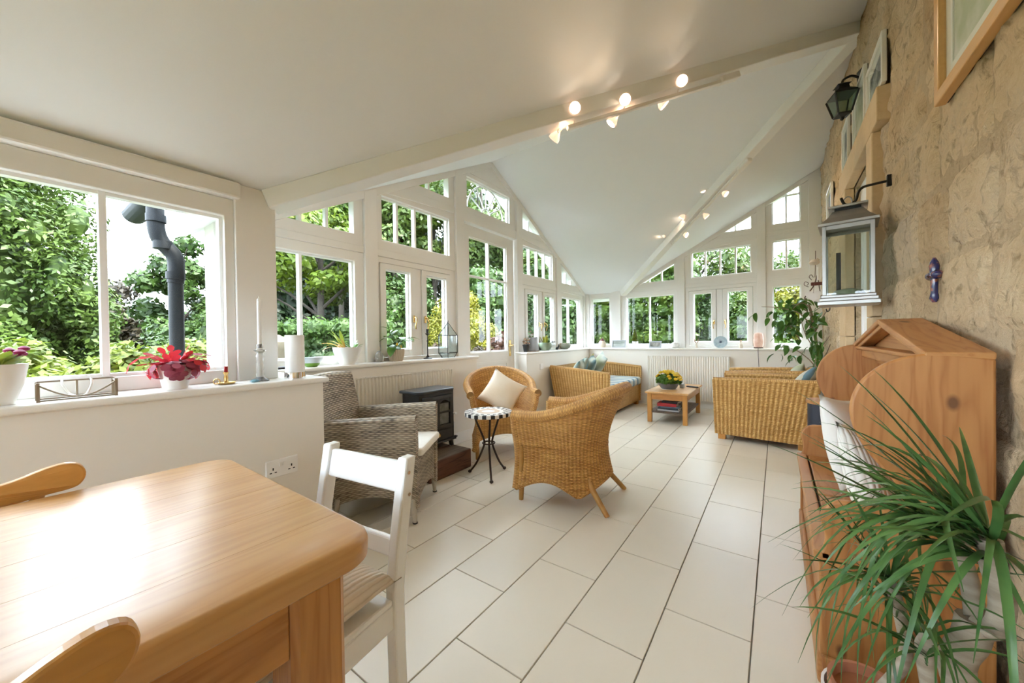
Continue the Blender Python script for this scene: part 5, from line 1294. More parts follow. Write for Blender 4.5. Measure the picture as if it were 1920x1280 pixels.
# ---- pictures
mat('mount', (0.80, 0.78, 0.72), .8); mat('frame_white', (0.78, 0.76, 0.70), .4)
wood('frame_pine', (0.66, 0.38, 0.14), (0.52, 0.26, 0.075), 1, .35, ring=10, coat=.2, contrast=.6)
mat('print_soft', (0.42, 0.47, 0.30), .7, c2=(0.66, 0.66, 0.58), scale=7, lo=.4, hi=.6)
mat('print_grey', (0.14, 0.16, 0.17), .7, c2=(0.60, 0.62, 0.58), scale=6, lo=.42, hi=.58)
glassmat('picture_glass', refl=.6)
def picture(label, y0, y1, z0, z1, frame, fw, mw, printm, X=None, tilt=0.0, dp=.022):
    X = XS - .012 if X is None else X
    t = thing('framed_picture', label, 'picture', (X, (y0 + y1) / 2, z0)); t.rotation_euler = (0, tilt, 0)
    w_, h_ = (y1 - y0) / 2, z1 - z0; f = lambda a, b, d: (-d, a, b)
    MB().ring(rect(-w_, w_, 0, h_), rect(-w_ + fw, w_ - fw, fw, h_ - fw), f, 0, dp).build('frame', frame, t, bevel=.004)
    MB().ring(rect(-w_ + fw, w_ - fw, fw, h_ - fw), rect(-w_ + fw + mw, w_ - fw - mw, fw + mw, h_ - fw - mw), f, .004, .010).build('mount', 'mount', t)
    MB().prism(rect(-w_ + fw, w_ - fw, fw, h_ - fw), f, .003, .006).build('print', printm, t)
    MB().prism(rect(-w_ + fw, w_ - fw, fw, h_ - fw), f, .0125, .0145).build('glazing', 'picture_glass', t)
    MB().prism(rect(-w_ + .004, w_ - .004, .004, h_ - .004), f, -.004, .003).build('backing', 'dark_gap', t)
    return t
picture('large pine framed print with wide cream mount high on the stone wall', 1.42, 1.955, 1.925, 2.62, 'frame_pine', .042, .055, 'print_soft', dp=.03)
picture('white framed grey photograph standing on the near end of the lintel', 2.80, 3.24, 2.481, 2.76, 'frame_white', .018, .05, 'print_grey', X=XS - .012)
picture('tall white framed print standing in the middle of the lintel', 3.31, 3.76, 2.481, 2.88, 'frame_white', .016, .05, 'print_soft', X=XS - .012)
picture('tall white framed print standing on the far end of the lintel', 3.99, 4.31, 2.481, 2.88, 'frame_white', .016, .04, 'print_grey', X=XS - .012)
picture('narrow pale framed picture on the stone wall close to the far windows', 5.10, 5.55, 2.20, 2.72, 'frame_white', .02, .04, 'print_grey')
# ---- hanging heart and wire bird hanger
mat('heart_white', (0.76, 0.74, 0.72), .6); mat('rusty', (0.11, 0.025, 0.015), .6); mat('wire', (0.10, 0.06, 0.045), .6); mat('bird_pale', (0.58, 0.50, 0.40), .6)
HY = 4.45
def hp(px, py): return P_y(px, py, HY)
hg = thing('wire_bird_hanger', 'rusty wire hanger with a pale bird on top beside the ficus', 'ornament', tuple(hp(1528, 520)))
o0 = hp(1528, 520)
hl = lambda px, py: hp(px, py) - o0
MB().tube(spline([hl(1535, 505), hl(1531, 520), hl(1526, 535), hl(1515, 550), hl(1509, 558), hl(1512, 562)], 4), .006, 6).build('wire', 'wire', hg, smooth=60)
MB().tube(spline([hl(1516, 538), hl(1508, 534), hl(1510, 528), hl(1516, 531), hl(1513, 535)], 4), .003, 6).build('scroll', 'wire', hg, smooth=60)
MB().tube(spline([hl(1522, 525), hl(1517, 519), hl(1521, 515), hl(1525, 520)], 4), .003, 6).build('scroll', 'wire', hg, smooth=60)
MB().box(-.03, .075, -.012, .012, -.075, -.045).build('tray', 'rusty', hg, bevel=.004)
MB().tube([hl(1528, 520), hl(1529, 490), hl(1529, 470)], .003, 6).build('stem', 'wire', hg)
MB().lathe([(0, -.025), (.03, -.018), (.042, 0), (.028, .022), (0, .032)], 14).build('bird_body', 'bird_pale', hg, smooth=60).location = hl(1527, 492)
MB().lathe([(0, -.018), (.018, 0), (0, .018)], 12).build('bird_head', 'bird_pale', hg, smooth=60).location = hl(1533, 487)
MB().tube([hl(1534, 500), hl(1534, 525)], .012, 8).build('candle_tube', 'plastic_white', hg)
MB().tube(spline([hl(1540, 560), hl(1555, 566), Vector((XS - o0.x + .0, 0, hl(1570, 575).z)), ], 5), .005, 6).build('wall_arm', 'black_iron', hg, smooth=50)
MB().tube(spline([hl(1555, 566), hl(1556, 580), hl(1551, 584), hl(1549, 579)], 4), .004, 6).build('scroll', 'black_iron', hg, smooth=50)
MB().tube([hl(1534, 525), hl(1540, 560)], .004, 6).build('drop_wire', 'wire', hg)
hh_ = []
for k in range(40):
    a = 2 * PI * k / 40; hh_.append((.0036 * 16 * math.sin(a) ** 3, .0036 * (13 * math.cos(a) - 5 * math.cos(2 * a) - 2 * math.cos(3 * a) - math.cos(4 * a))))
q = P_y(1525, 554, HY - .05)
ht = thing('hanging_heart', 'padded white heart hanging on a thread below the wire bird', 'ornament', tuple(q))
MB().prism(hh_, xz, -.012, .012).build('heart', 'heart_white', ht, bevel=.009, seg=3, smooth=60)
MB().tube([(0, 0, .02), (.01, .03, .12)], .0015, 5).build('thread', 'wire', ht)
# ---- navy stool by the doorway and white bottle vase
mat('navy', (0.012, 0.014, 0.028), .6)
o = thing('navy_drum_stool', 'navy drum stool with pale wooden rim standing past the settle', 'stool', (.33, 3.78, 0))
MB().lathe([(.13, 0), (.135, .02), (.135, .57), (.13, .58)], 28).build('drum', 'navy', o, smooth=50)
MB().lathe([(.0, .58), (.145, .58), (.148, .592), (.145, .605), (.0, .607)], 28).build('rim', 'settle_y', o, smooth=50)
# ================================================================= things on the sills and tables, plants
def lathed(name, label, cat, prof, m, loc, n=24, group=None, sx=1, sy=1):
    o = MB().lathe(prof, n, sx=sx, sy=sy).build(name, m, None, smooth=45); o.location = loc
    return tag(o, label, cat, group)
def pot_prof(r0, r1, h, t=.006, lip=0.0):
    return [(0, 0), (r0, 0), (r0 + (r1 - r0) * .5, h * .45), (r1, h), (r1 + lip, h), (r1 - t, h), (r1 - t - .004, h - .02), (0, h - .022)]
mat('pot_white', (0.84, 0.83, 0.80), .3); mat('soil', (0.03, 0.02, 0.013), .95)
mat('terracotta', (0.42, 0.17, 0.09), .8)
glassmat('clear_glass', tint=(.93, .96, .96), refl=1.5)
mat('crystal', (.96, .98, .98), .06, trans=.85)
leafmat('leaf_green', (0.045, 0.13, 0.02), (0.12, 0.24, 0.035), 9, rough=.35, transl=.25)
leafmat('leaf_lime', (0.16, 0.24, 0.03), (0.34, 0.36, 0.05), 12, rough=.4)
leafmat('leaf_ficus', (0.035, 0.10, 0.018), (0.08, 0.18, 0.035), 6, rough=.3, transl=.2)
leafmat('leaf_dracaena', (0.035, 0.10, 0.028), (0.10, 0.20, 0.055), 9, rough=.28, transl=.15)
leafmat('cactus_red', (0.42, 0.012, 0.035), (0.62, 0.04, 0.05), 14, rough=.45, transl=.3)
leafmat('cactus_wine', (0.20, 0.02, 0.055), (0.38, 0.08, 0.12), 14, rough=.45, transl=.2)
leafmat('leaf_orange', (0.50, 0.20, 0.03), (0.40, 0.30, 0.05), 14, rough=.45)
leafmat('petal_yellow', (0.70, 0.46, 0.02), (0.80, 0.58, 0.04), 14)
leafmat('petal_magenta', (0.30, 0.02, 0.10), (0.45, 0.04, 0.16), 14)
def leaf_blade(Ld, wd, droop, fold=.15, n=6, shape=1.0, lift=.5):
    """leaf along +x arching up then down"""
    mb = MB(); vs = []
    for i in range(n + 1):
        t = i / n; x = Ld * (t - .18 * droop * t * t); z = Ld * (lift * t - droop * t * t)
        w_ = wd * (math.sin(PI * min(1, t ** shape * .93 + .07)) ** .7) * .5 + .0004
        vs += [(x, -w_, z + fold * w_), (x, 0, z), (x, w_, z + fold * w_)]
    fs = []
    for i in range(n): fs += [(3 * i, 3 * i + 1, 3 * i + 4, 3 * i + 3), (3 * i + 1, 3 * i + 2, 3 * i + 5, 3 * i + 4)]
    mb.add(vs, fs); return mb
def leafmesh(name, m, *a, **k):
    me = leaf_blade(*a, **k).mesh(name, smooth=60); me.materials.append(MATS[m]); return me
def scatter_leaves(t, meshes, n, origin, seed, el=(0, 1.2), sc_=(.7, 1.1), name='leaf', r0=0.0, az=None):
    rg = random.Random(seed)
    for k in range(n):
        a = rg.uniform(0, 2 * PI) if az is None else rg.uniform(*az); e = rg.uniform(*el); s = rg.uniform(*sc_)
        inst(rg.choice(meshes), t, (origin[0] + r0 * math.cos(a), origin[1] + r0 * math.sin(a), origin[2]), (rg.uniform(-.3, .3), -e, a), s, name)
# --- dining sill, left to right along the wall
SX = -2.10
def on_sill(y, x=SX): return (x, y, ZS)
t = thing('succulent_pot', 'white tapered pot of green succulent with magenta flowers on the dining sill', 'potted plant', on_sill(-.012, -2.085))
MB().lathe([(0, 0), (.04, 0), (.042, .01), (.06, .07), (.07, .135), (.066, .135), (.062, .12), (0, .118)], 28).build('pot', 'pot_white', t, smooth=45)
fl_ = [leafmesh('leaf', 'leaf_lime', .05, .03, .3, n=4, lift=.6)]
scatter_leaves(t, fl_, 34, (0, 0, .125), 5, (.1, 1.2), (.7, 1.2), r0=.02)
for k, (x, y) in enumerate(((.0, .04), (-.02, .055), (.02, .05), (-.03, .03), (-.01, .06))):
    MB().lathe([(0, 0), (.012, .006), (.014, .014), (.006, .02), (0, .021)], 8).build('flower', 'petal_magenta', t, smooth=60).location = (x, y, .15 + .006 * k)
# wire planter frame
wf = thing('wire_sill_rack', 'low bronze wire rack lying on the dining sill', 'rack', on_sill(.165, -2.085))
mat('bronze_wire', (0.30, 0.24, 0.17), .4, metal=.6)
w2, d2_ = .092, .035
for x in (-d2_, d2_):
    MB().tube([(x, -w2, .004), (x, w2, .004)], .003, 6).build('rail', 'bronze_wire', wf)
    MB().tube([(x, -w2, .06 if x > 0 else .065), (x, w2, .06 if x > 0 else .065)] if x < 0 else [(x, -w2, .058)] + [(x + .03 * math.sin(PI * i / 10), -w2 + 2 * w2 * i / 10, .058 - .045 * math.sin(PI * i / 10)) for i in range(1, 10)] + [(x, w2, .058)], .003, 6).build('rail', 'bronze_wire', wf, smooth=60)
    for y in (-w2, w2): MB().box(x - .003, x + .003, y - .004, y + .004, 0, .066).build('upright', 'bronze_wire', wf)
for y in (-w2, w2): MB().tube([(-d2_, y, .06), (d2_, y, .058)], .003, 6).build('rail', 'bronze_wire', wf)
MB().tube([(-d2_, 0, .004), (-d2_, 0, .065)], .003, 6).build('upright', 'bronze_wire', wf)
for y in (-.035, .035): MB().tube(spline([(-d2_, y, .068), (-.01, y, .05), (.02, y * .6, .02), (d2_ + .02, y * .2, .012)], 4), .0035, 6).build('strap', 'plastic_white', wf, smooth=60)
# holiday cactus
cc = thing('holiday_cactus', 'crimson leaved holiday cactus spilling from a white pot on the dining sill', 'potted plant', on_sill(.437))
MB().lathe([(0, 0), (.040, 0), (.042, .008), (.053, .07), (.058, .105), (.054, .105), (.052, .092), (0, .09)], 28).build('pot', 'pot_white', cc, smooth=45)
def segleaf(m, nseg, droop, lift, s=.034):
    vs = []; fs = []; x = z = 0; a = lift
    for k in range(nseg):
        dx, dz = math.cos(a), math.sin(a)
        prof_ = ((0, .3), (.25, .8), (.6, 1.0), (.9, .6), (1.0, .3))
        o = len(vs)
        for tq, wq in prof_:
            vs += [(x + dx * s * tq, -wq * s * .36, z + dz * s * tq), (x + dx * s * tq, wq * s * .36, z + dz * s * tq)]
        for q_ in range(4): fs.append((o + 2 * q_, o + 2 * q_ + 1, o + 2 * q_ + 3, o + 2 * q_ + 2))
        x += dx * s; z += dz * s; a -= droop
    me = MB().add(vs, fs).mesh('leaf_chain', smooth=60); me.materials.append(MATS[m]); return me
ch = [segleaf(('cactus_red', 'cactus_wine')[k % 2], 3 + k % 3, .35 + .12 * k, .85 - .05 * k) for k in range(7)] + [segleaf('cactus_red', 3, .15, 1.2)]
rg = random.Random(8)
for k in range(62):
    a = rg.uniform(0, 2 * PI)
    inst(rg.choice(ch), cc, (.02 * math.cos(a), .02 * math.sin(a), .097), (rg.uniform(-.5, .5), rg.uniform(-.25, .35), a), (rg.uniform(.8, 1.15), rg.uniform(1.0, 1.5), rg.uniform(.8, 1.1)), 'leaf_chain')
# brass chamberstick
cs = thing('brass_chamberstick', 'brass chamber candlestick with a red candle stub on the dining sill', 'candlestick', on_sill(.617))
MB().lathe([(0, 0), (.028, 0), (.036, .006), (.037, .010), (.030, .006), (.012, .008), (.008, .016), (.009, .03), (.007, .045), (.011, .052), (.011, .058), (0, .058)], 24).build('saucer_stem', 'brass', cs, smooth=45)
MB().tube([(.0, -.036 - .012 * math.cos(2 * PI * k / 14) + .0, .016 + .012 * math.sin(2 * PI * k / 14)) for k in range(14)], .0028, 6, closed=True).build('finger_ring', 'brass', cs, smooth=60)
mat('red_wax', (0.42, 0.015, 0.02), .4)
MB().lathe([(.0075, .058), (.0078, .082), (.006, .084), (0, .083)], 14).build('candle', 'red_wax', cs, smooth=45)
# glass candlestick with tall candle
gs = thing('glass_candlestick', 'clear glass candlestick holding a tall white candle near the sill corner', 'candlestick', on_sill(.758))
MB().lathe([(0, 0), (.038, 0), (.040, .006), (.028, .014), (.015, .022), (.019, .035), (.014, .05), (.018, .065), (.013, .08), (.017, .095), (.013, .11), (.018, .125), (.012, .14), (.026, .152), (.028, .156), (.014, .16), (.014, .185), (.011, .186), (.010, .165), (0, .164)], 22).build('stem', 'crystal', gs, smooth=45)
mat('white_wax', (0.84, 0.84, 0.82), .45, sss=.1)
MB().lathe([(.009, .165), (.009, .405), (.006, .412), (.002, .414), (.001, .425), (0, .425)], 14).build('candle', 'white_wax', gs, smooth=45)
mat('blue_stone', (0.14, 0.30, 0.36), .4)
lathed('blue_pebble', 'small blue green glass pebble beside the glass candlestick', 'ornament', [(0, 0), (.012, .002), (.016, .008), (.010, .014), (0, .015)], 'blue_stone', on_sill(.72, -2.06), sy=1.3)
# frosted cylinder lamp
cl_ = thing('frosted_cylinder_light', 'white frosted cylinder candle light on a chrome base at the sill end', 'light', on_sill(.918, -2.09))
mat('chrome', (0.8, 0.8, 0.8), .08, metal=1.0); mat('frosted', (0.86, 0.87, 0.86), .5)
MB().lathe([(0, 0), (.050, 0), (.050, .034), (0, .034)], 32).build('base', 'chrome', cl_, smooth=45)
MB().lathe([(.046, .034), (.046, .228), (.043, .23), (.043, .05), (0, .048)], 32).build('cylinder', 'frosted', cl_, smooth=45)
# --- gable sill
GX = -2.88
def on_g(y, x=GX): return (x, y, ZS)
mat('bowl_blue', (0.62, 0.68, 0.72), .3); mat('bowl_green', (0.16, 0.32, 0.04), .4)
o = thing('painted_bowl', 'white bowl with green painted foot on the gable sill', 'bowl', on_g(1.385))
MB().lathe([(0, 0), (.035, 0), (.05, .012), (.058, .03), (.05, .03), (0, .02)], 24).build('foot', 'bowl_green', o, smooth=45)
MB().lathe([(.057, .029), (.078, .062), (.082, .072), (.079, .072), (.06, .04), (0, .028)], 24).build('bowl', 'bowl_blue', o, smooth=45)
o = MB().box(-.04, .04, -.09, .09, 0, .016).build('dark_tray', 'black_iron', None, bevel=.004); o.location = on_g(1.21, -2.86); tag(o, 'flat black tray lying in the corner of the gable sill', 'tray')
t = thing('bromeliad_pot', 'cream bowl shaped pot of orange and green bromeliad on the gable sill', 'potted plant', on_g(1.668, -2.87))
MB().lathe([(0, 0), (.055, 0), (.06, .006), (.085, .05), (.105, .105), (.112, .142), (.106, .142), (.1, .12), (0, .118)], 32).build('pot', 'pot_white', t, smooth=45)
br1 = [leafmesh('leaf', 'leaf_orange', .20, .022, .35, n=6, lift=.55), leafmesh('leaf', 'leaf_lime', .17, .024, .3, n=6, lift=.9), leafmesh('leaf', 'leaf_orange', .22, .02, .5, n=6, lift=.45)]
scatter_leaves(t, br1, 14, (0, -.02, .118), 3, (.0, .5), (.7, 1.1), r0=.01, az=(PI * .9, PI * 1.9))
scatter_leaves(t, [leafmesh('leaf', 'leaf_green', .11, .03, .3, n=5, lift=.5)], 9, (0, .05, .118), 4, (.1, .9), (.6, 1.0), r0=.01)
mat('paper_egg', (1, 1, 1), .03, trans=1.0)
t = thing('glass_egg', 'faceted clear glass egg on the gable sill', 'ornament', on_g(1.972))
MB().lathe([(0, 0), (.03, 0), (.038, .02), (.040, .045), (.032, .075), (.016, .095), (0, .102)], 8).build('egg', 'crystal', t)
t = thing('ribbed_pot_plant', 'ribbed beige pot with a broad leaved climbing plant on the gable sill', 'potted plant', on_g(2.152))
mat('beige_pot', (0.58, 0.49, 0.37), .6)
def ribpot(a, b):
    r = (.056 + .018 * math.sin(PI * min(1, b * 1.1) * .6)) * (1 + .035 * math.cos(28 * 2 * PI * a)); return (r * math.cos(2 * PI * a), r * math.sin(2 * PI * a), b * .108)
mb = MB().grid(ribpot, 112, 5, closed=True); mb.lathe([(0, .002), (.055, .002)], 20); mb.build('pot', 'beige_pot', t, smooth=30)
MB().lathe([(0, .096), (.066, .096)], 20).build('soil', 'soil', t)
st_ = spline([(0, 0, .09), (.01, -.02, .16), (.0, -.05, .22), (.0, -.075, .30), (.0, -.095, .36)], 4)
MB().tube(st_, .004, 6).build('stem', 'leaf_green', t, smooth=60)
MB().tube(spline([(0, 0, .09), (.0, .04, .16), (.01, .09, .20)], 4), .004, 6).build('stem', 'leaf_green', t, smooth=60)
big = [leafmesh('leaf', 'leaf_green', .12, .062, .5, n=6, lift=.35), leafmesh('leaf', 'leaf_green', .10, .055, .3, n=6, lift=.2)]
for (x, y, z, a, e, s) in ((0, -.03, .20, -1.2, .3, 1), (0, -.05, .24, 1.9, .5, 1), (0, -.06, .22, -2.4, -.3, .9), (.0, -.03, .17, .4, .2, 1.1), (0, .03, .15, 1.3, .3, 1.1), (0, .06, .19, 1.6, .1, 1.1), (.01, .09, .20, .9, .1, 1), (0, .08, .19, 2.6, .4, .9), (0, -.02, .15, -1.0, -.7, 1.0), (0, -.07, .29, -2.0, .4, .7), (0, -.01, .13, 2.6, -.2, .8), (0, .02, .13, -.6, -.4, .7), (0, -.05, .26, .6, .4, 1.0)):
    inst(big[0] if s >= 1 else big[1], t, (x, y, z), (0, -e, a), s * 1.3, 'leaf')
for k in range(4): MB().lathe([(0, 0), (.010, .006), (.011, .014), (0, .02)], 8).build('flower', 'petal_yellow', t, smooth=60).location = (.03 * math.cos(k * 1.6 + .3), .035 + .03 * math.sin(k * 1.6), .115 + .012 * k)
t = thing('black_candlestick', 'slim black iron candlestick on the gable sill before the casement', 'candlestick', on_g(2.535))
MB().lathe([(0, 0), (.042, 0), (.045, .006), (.02, .014), (.010, .03), (.005, .045), (.005, .17), (.010, .18), (.005, .19), (.005, .235), (.022, .25), (.022, .256), (.009, .258), (.012, .262), (.013, .30), (.010, .30), (.009, .27), (0, .268)], 18).build('stem', 'black_iron', t, smooth=40)
# terrarium: leaded glass house
t = thing('glass_terrarium', 'leaded glass terrarium shaped like a lantern on the gable sill', 'terrarium', on_g(2.81, -2.865), .25)
rr_, nn_ = .152, 6
def hexp(r, z, k): a = 2 * PI * k / nn_ + .2; return Vector((r * .62 * math.cos(a), r * math.sin(a), z))
rings_ = [(.10, .0), (rr_, .05), (rr_, .235)]
for k in range(nn_):
    for (r0, z0), (r1, z1) in zip(rings_[:-1], rings_[1:]):
        q4 = [hexp(r0, z0, k), hexp(r0, z0, k + 1), hexp(r1, z1, k + 1), hexp(r1, z1, k)]
        MB().add(q4, [(0, 1, 2, 3)]).build('pane', 'clear_glass', t, thick=.002)
        MB().tube([q4[0], q4[3]], .0028, 5).build('lead_came', 'pipe_grey', t)
        MB().tube([q4[2], q4[3]], .0028, 5).build('lead_came', 'pipe_grey', t)
    q3 = [hexp(rr_, .235, k), hexp(rr_, .235, k + 1), Vector((0, 0, .375))]
    MB().add(q3, [(0, 1, 2)]).build('pane', 'clear_glass', t, thick=.002)
    MB().tube([q3[0], q3[2]], .0028, 5).build('lead_came', 'pipe_grey', t)
MB().add([hexp(.10, .001, k) for k in range(nn_)], [tuple(range(nn_))]).build('base', 'clear_glass', t, thick=.002)
MB().tube([(.004 * math.cos(2 * PI * k / 10), .008 * math.sin(2 * PI * k / 10), .384 + .008 * math.cos(2 * PI * k / 10)) for k in range(10)], .002, 5, closed=True).build('loop', 'pipe_grey', t)
# --- sill beyond the door
t = thing('cat_vase', 'small black vase of dried flowers at the sill end by the door', 'vase', on_g(4.30, -2.86))
MB().lathe([(0, 0), (.028, 0), (.032, .03), (.036, .07), (.045, .10), (.04, .10), (0, .08)], 16).build('vase', 'mosaic_black', t, smooth=45)
mat('dried', (0.60, 0.42, 0.28), .9, c2=(.2, .12, .08), scale=40)
rg = random.Random(2)
for k in range(9): MB().lathe([(0, 0), (.016, .008), (.018, .02), (0, .03)], 8).build('bloom', 'dried', t, smooth=60).location = (rg.uniform(-.03, .03), rg.uniform(-.045, .045), .10 + rg.uniform(0, .09))
mat('jug_grey', (0.36, 0.38, 0.41), .35, c2=(.42, .44, .46), scale=6)
t = thing('grey_jug', 'tall grey glazed jug on a cork mat on the corner sill', 'jug', on_g(4.53))
MB().lathe([(0, 0), (.085, 0), (.088, .008), (0, .008)], 24).build('mat', 'dried', t)
MB().lathe([(0, .008), (.076, .008), (.080, .02), (.074, .10), (.066, .17), (.068, .205), (.063, .205), (.06, .17), (.068, .1), (.07, .03), (0, .025)], 28).build('body', 'jug_grey', t, smooth=45)
MB().tube(spline([(0, -.066, .18), (0, -.11, .17), (0, -.115, .11), (0, -.075, .06)], 5), .009, 8).build('handle', 'jug_grey', t, smooth=60)
mat('celadon', (0.20, 0.27, 0.18), .3, c2=(.30, .36, .25), scale=8)
t = thing('green_pot_plant', 'round celadon pot of yellow green succulent on the corner sill', 'potted plant', on_g(4.87))
MB().lathe([(0, 0), (.06, 0), (.092, .045), (.103, .085), (.095, .122), (.088, .122), (.09, .1), (0, .098)], 28).build('pot', 'celadon', t, smooth=45)
leafmat('leaf_yellow', (.42, .36, .03), (.30, .36, .05), 20)
scatter_leaves(t, [leafmesh('leaf', 'leaf_yellow', .11, .022, .12, n=4, lift=1.1)], 22, (0, 0, .1), 6, (.2, 1.0), (.6, 1.0), r0=.03)
t = thing('candle_jar', 'clear glass jar with pale lid on the corner sill', 'jar', on_g(5.115))
MB().lathe([(0, 0), (.042, 0), (.045, .01), (.045, .10), (.036, .115), (0, .116)], 20).build('jar', 'clear_glass', t, smooth=45)
MB().lathe([(0, .116), (.036, .116), (.038, .14), (0, .142)], 20).build('lid', 'jug_grey', t, smooth=45)
MB().lathe([(0, .006), (.038, .006), (.038, .07), (0, .07)], 20).build('wax', 'white_wax', t, smooth=45)
t = thing('bird_figurine', 'tiny dark pottery bird with raised tail on the corner sill', 'ornament', on_g(5.255))
MB().tube(spline([(0, -.05, .02), (0, -.02, .02), (0, .02, .03), (0, .04, .06), (0, .045, .085)], 4), [.006, .012, .018, .02, .02, .02, .02, .018, .014, .012, .010, .009, .008, .006, .005, .004, .003], 10).build('body', 'pipe_grey', t, smooth=60)
MB().lathe([(.014, 0), (.01, .012), (0, .014)], 10).build('foot', 'pipe_grey', t)
mat('shell_pot', (0.36, 0.31, 0.24), .4, c2=(.20, .24, .18), scale=9)
lathed('round_pot', 'round brown green glazed bowl on the corner sill', 'bowl', [(0, 0), (.05, 0), (.09, .03), (.102, .065), (.088, .10), (.082, .10), (.09, .065), (.05, .02), (0, .015)], 'shell_pot', on_g(5.51))
# --- far sill
FY_ = 6.41
def on_f(x, y=FY_): return (x, y, ZS)
lathed('pillar_candle', 'thick white pillar candle in the glazed corner', 'candle', [(0, 0), (.05, 0), (.05, .225), (.046, .232), (.004, .226), (0, .24)], 'white_wax', on_f(-2.795))
t = thing('cream_jar', 'cream pottery jar with dark red top on the far sill', 'jar', on_f(-2.585))
mat('cream_pot', (0.68, 0.60, 0.48), .4); mat('dark_red', (0.12, 0.015, 0.012), .4)
MB().lathe([(0, 0), (.052, 0), (.066, .03), (.064, .09), (.042, .125), (0, .126)], 22).build('body', 'cream_pot', t, smooth=45)
MB().lathe([(.042, .124), (.045, .128), (.036, .15), (.012, .158), (.012, .175), (0, .178)], 18).build('lid', 'dark_red', t, smooth=45)
def photo_frame(label, x0, x1, h, inner):
    t = thing('photo_frame', label, 'photo frame', on_f((x0 + x1) / 2)); w_ = (x1 - x0) / 2; f = lambda a, b, d: (a, -d + .25 * b, b)
    MB().ring(rect(-w_, w_, 0, h), rect(-w_ + .02, w_ - .02, .02, h - .02), f, 0, .015).build('frame', 'jug_grey', t, bevel=.003)
    MB().prism(rect(-w_ + .02, w_ - .02, .02, h - .02), f, .002, .006).build('photo', inner, t)
    MB().beam((0, .06, 0), (0, .02, h * .6), .02, .006).build('strut', 'jug_grey', t)
    return t
mat('photo_a', (.22, .26, .22), .4, c2=(.55, .58, .55), scale=9, stretch=(.4, 1, 2)); mat('photo_b', (.10, .11, .10), .4, c2=(.55, .52, .46), scale=14)
photo_frame('grey framed landscape photo on the far sill in front of the post', -2.405, -2.155, .135, 'photo_a')
photo_frame('small grey framed photo of figures on the far sill', -1.757, -1.56, .112, 'photo_b')
t = thing('tiny_conifer_pot', 'tiny green conifer in a white pot on the far sill', 'potted plant', on_f(-1.988))
MB().lathe(pot_prof(.036, .05, .11), 20).build('pot', 'pot_white', t, smooth=45)
leafmat('leaf_moss', (0.04, 0.09, 0.008), (0.15, 0.17, 0.01), 25)
leaf_cloud([(0, 0, .14, .05, .05, .04), (0, 0, .18, .042, .042, .05), (0, 0, .24, .03, .03, .05), (0, 0, .29, .014, .014, .04)], 900, .012, 7, mat_name='leaf_moss', parent=t, core=.7)
t = thing('white_teapot', 'small white china teapot on the far sill', 'teapot', on_f(-1.35))
MB().lathe([(0, 0), (.03, 0), (.05, .025), (.056, .055), (.042, .085), (.02, .092), (.012, .10), (.010, .112), (0, .115)], 20).build('body', 'pot_white', t, smooth=45)
MB().tube(spline([(-.045, 0, .03), (-.075, 0, .045), (-.09, 0, .08)], 4), [.012, .011, .010, .009, .009, .008, .008, .007, .006], 8).build('spout', 'pot_white', t, smooth=60)
MB().tube(spline([(.04, 0, .075), (.08, 0, .075), (.08, 0, .03), (.045, 0, .03)], 4), .006, 8).build('handle', 'pot_white', t, smooth=60)
MB().lathe([(0, 0), (.06, .004), (.085, .01), (.086, .012), (0, .004)], 20).build('saucer', 'pot_white', t)
t = thing('wire_figurine', 'thin brown figurine with open wings on the far sill', 'ornament', on_f(-1.03))
MB().lathe([(.022, 0), (.02, .008), (.012, .02), (.016, .05), (.008, .08), (0, .085)], 12).build('body', 'bird_pale', t, smooth=45)
for sx in (-1, 1): MB().tube(spline([(0, 0, .07), (sx * .02, 0, .10), (sx * .028, 0, .15)], 4), [.006] * 4 + [.009] * 3 + [.005, .002], 6).build('wing', 'dried', t, smooth=60)
t = thing('blue_glass_plate', 'round pale blue glass plate with a dark star propped on the far sill', 'plate', on_f(-.698, 6.39)); t.rotation_euler = (math.radians(-12), 0, 0)
mat('blue_glass', (0.34, 0.46, 0.52), .15, c2=(.50, .60, .64), scale=25); mat('ink', (0.03, 0.05, 0.10), .4)
o = MB().lathe([(0, -.004), (.05, -.004), (.092, .004), (.093, .008), (.05, .002), (0, .002)], 40).build('plate', 'blue_glass', t, smooth=45); o.rotation_euler = (PI / 2, 0, 0); o.location = (0, 0, .092)
sp_ = []
for k in range(16): r = .028 if k % 2 == 0 else .009; sp_.append((r * math.cos(2 * PI * k / 16), .092 + r * math.sin(2 * PI * k / 16)))
MB().prism(sp_, xz, -.010, -.0055).build('star', 'ink', t)
t = thing('small_bottle', 'small stoppered bottle with pale label below the far casement', 'bottle', on_f(-.435))
MB().lathe([(0, 0), (.024, 0), (.026, .01), (.026, .06), (.010, .075), (.010, .10), (0, .10)], 14).build('body', 'cream_pot', t, smooth=45); MB().lathe([(.012, .10), (.014, .118), (0, .12)], 12).build('stopper', 'dried', t)
sl_ = thing('salt_lamp', 'glowing pink salt lamp on a dark base at the right of the far sill', 'lamp', on_f(-.218, 6.40))
mat('salt', (0.66, 0.42, 0.34), .5, c2=(.78, .62, .54), scale=16, emit=(1.0, .45, .25), estr=.008)
MB().lathe([(0, 0), (.055, 0), (.06, .014), (0, .014)], 20).build('base', 'rust_iron', sl_)
MB().lathe([(.048, .014), (.062, .04), (.066, .11), (.06, .18), (.05, .212), (.03, .225), (0, .222)], 11).build('crystal', 'salt', sl_, smooth=25)
MB().tube(spline([(.0, -.06, .006), (.0, -.095, .0), (.0, -.10, -.06), (.01, -.085, -.3), (.03, -.08, -.62), (.1, -.09, -.925)], 5), .003, 6).build('cord', 'black_iron', sl_, smooth=60)
t = thing('white_bottle_vase', 'slim white vase with dark foliage beside the ficus on the far sill', 'vase', on_f(.40, 6.38))
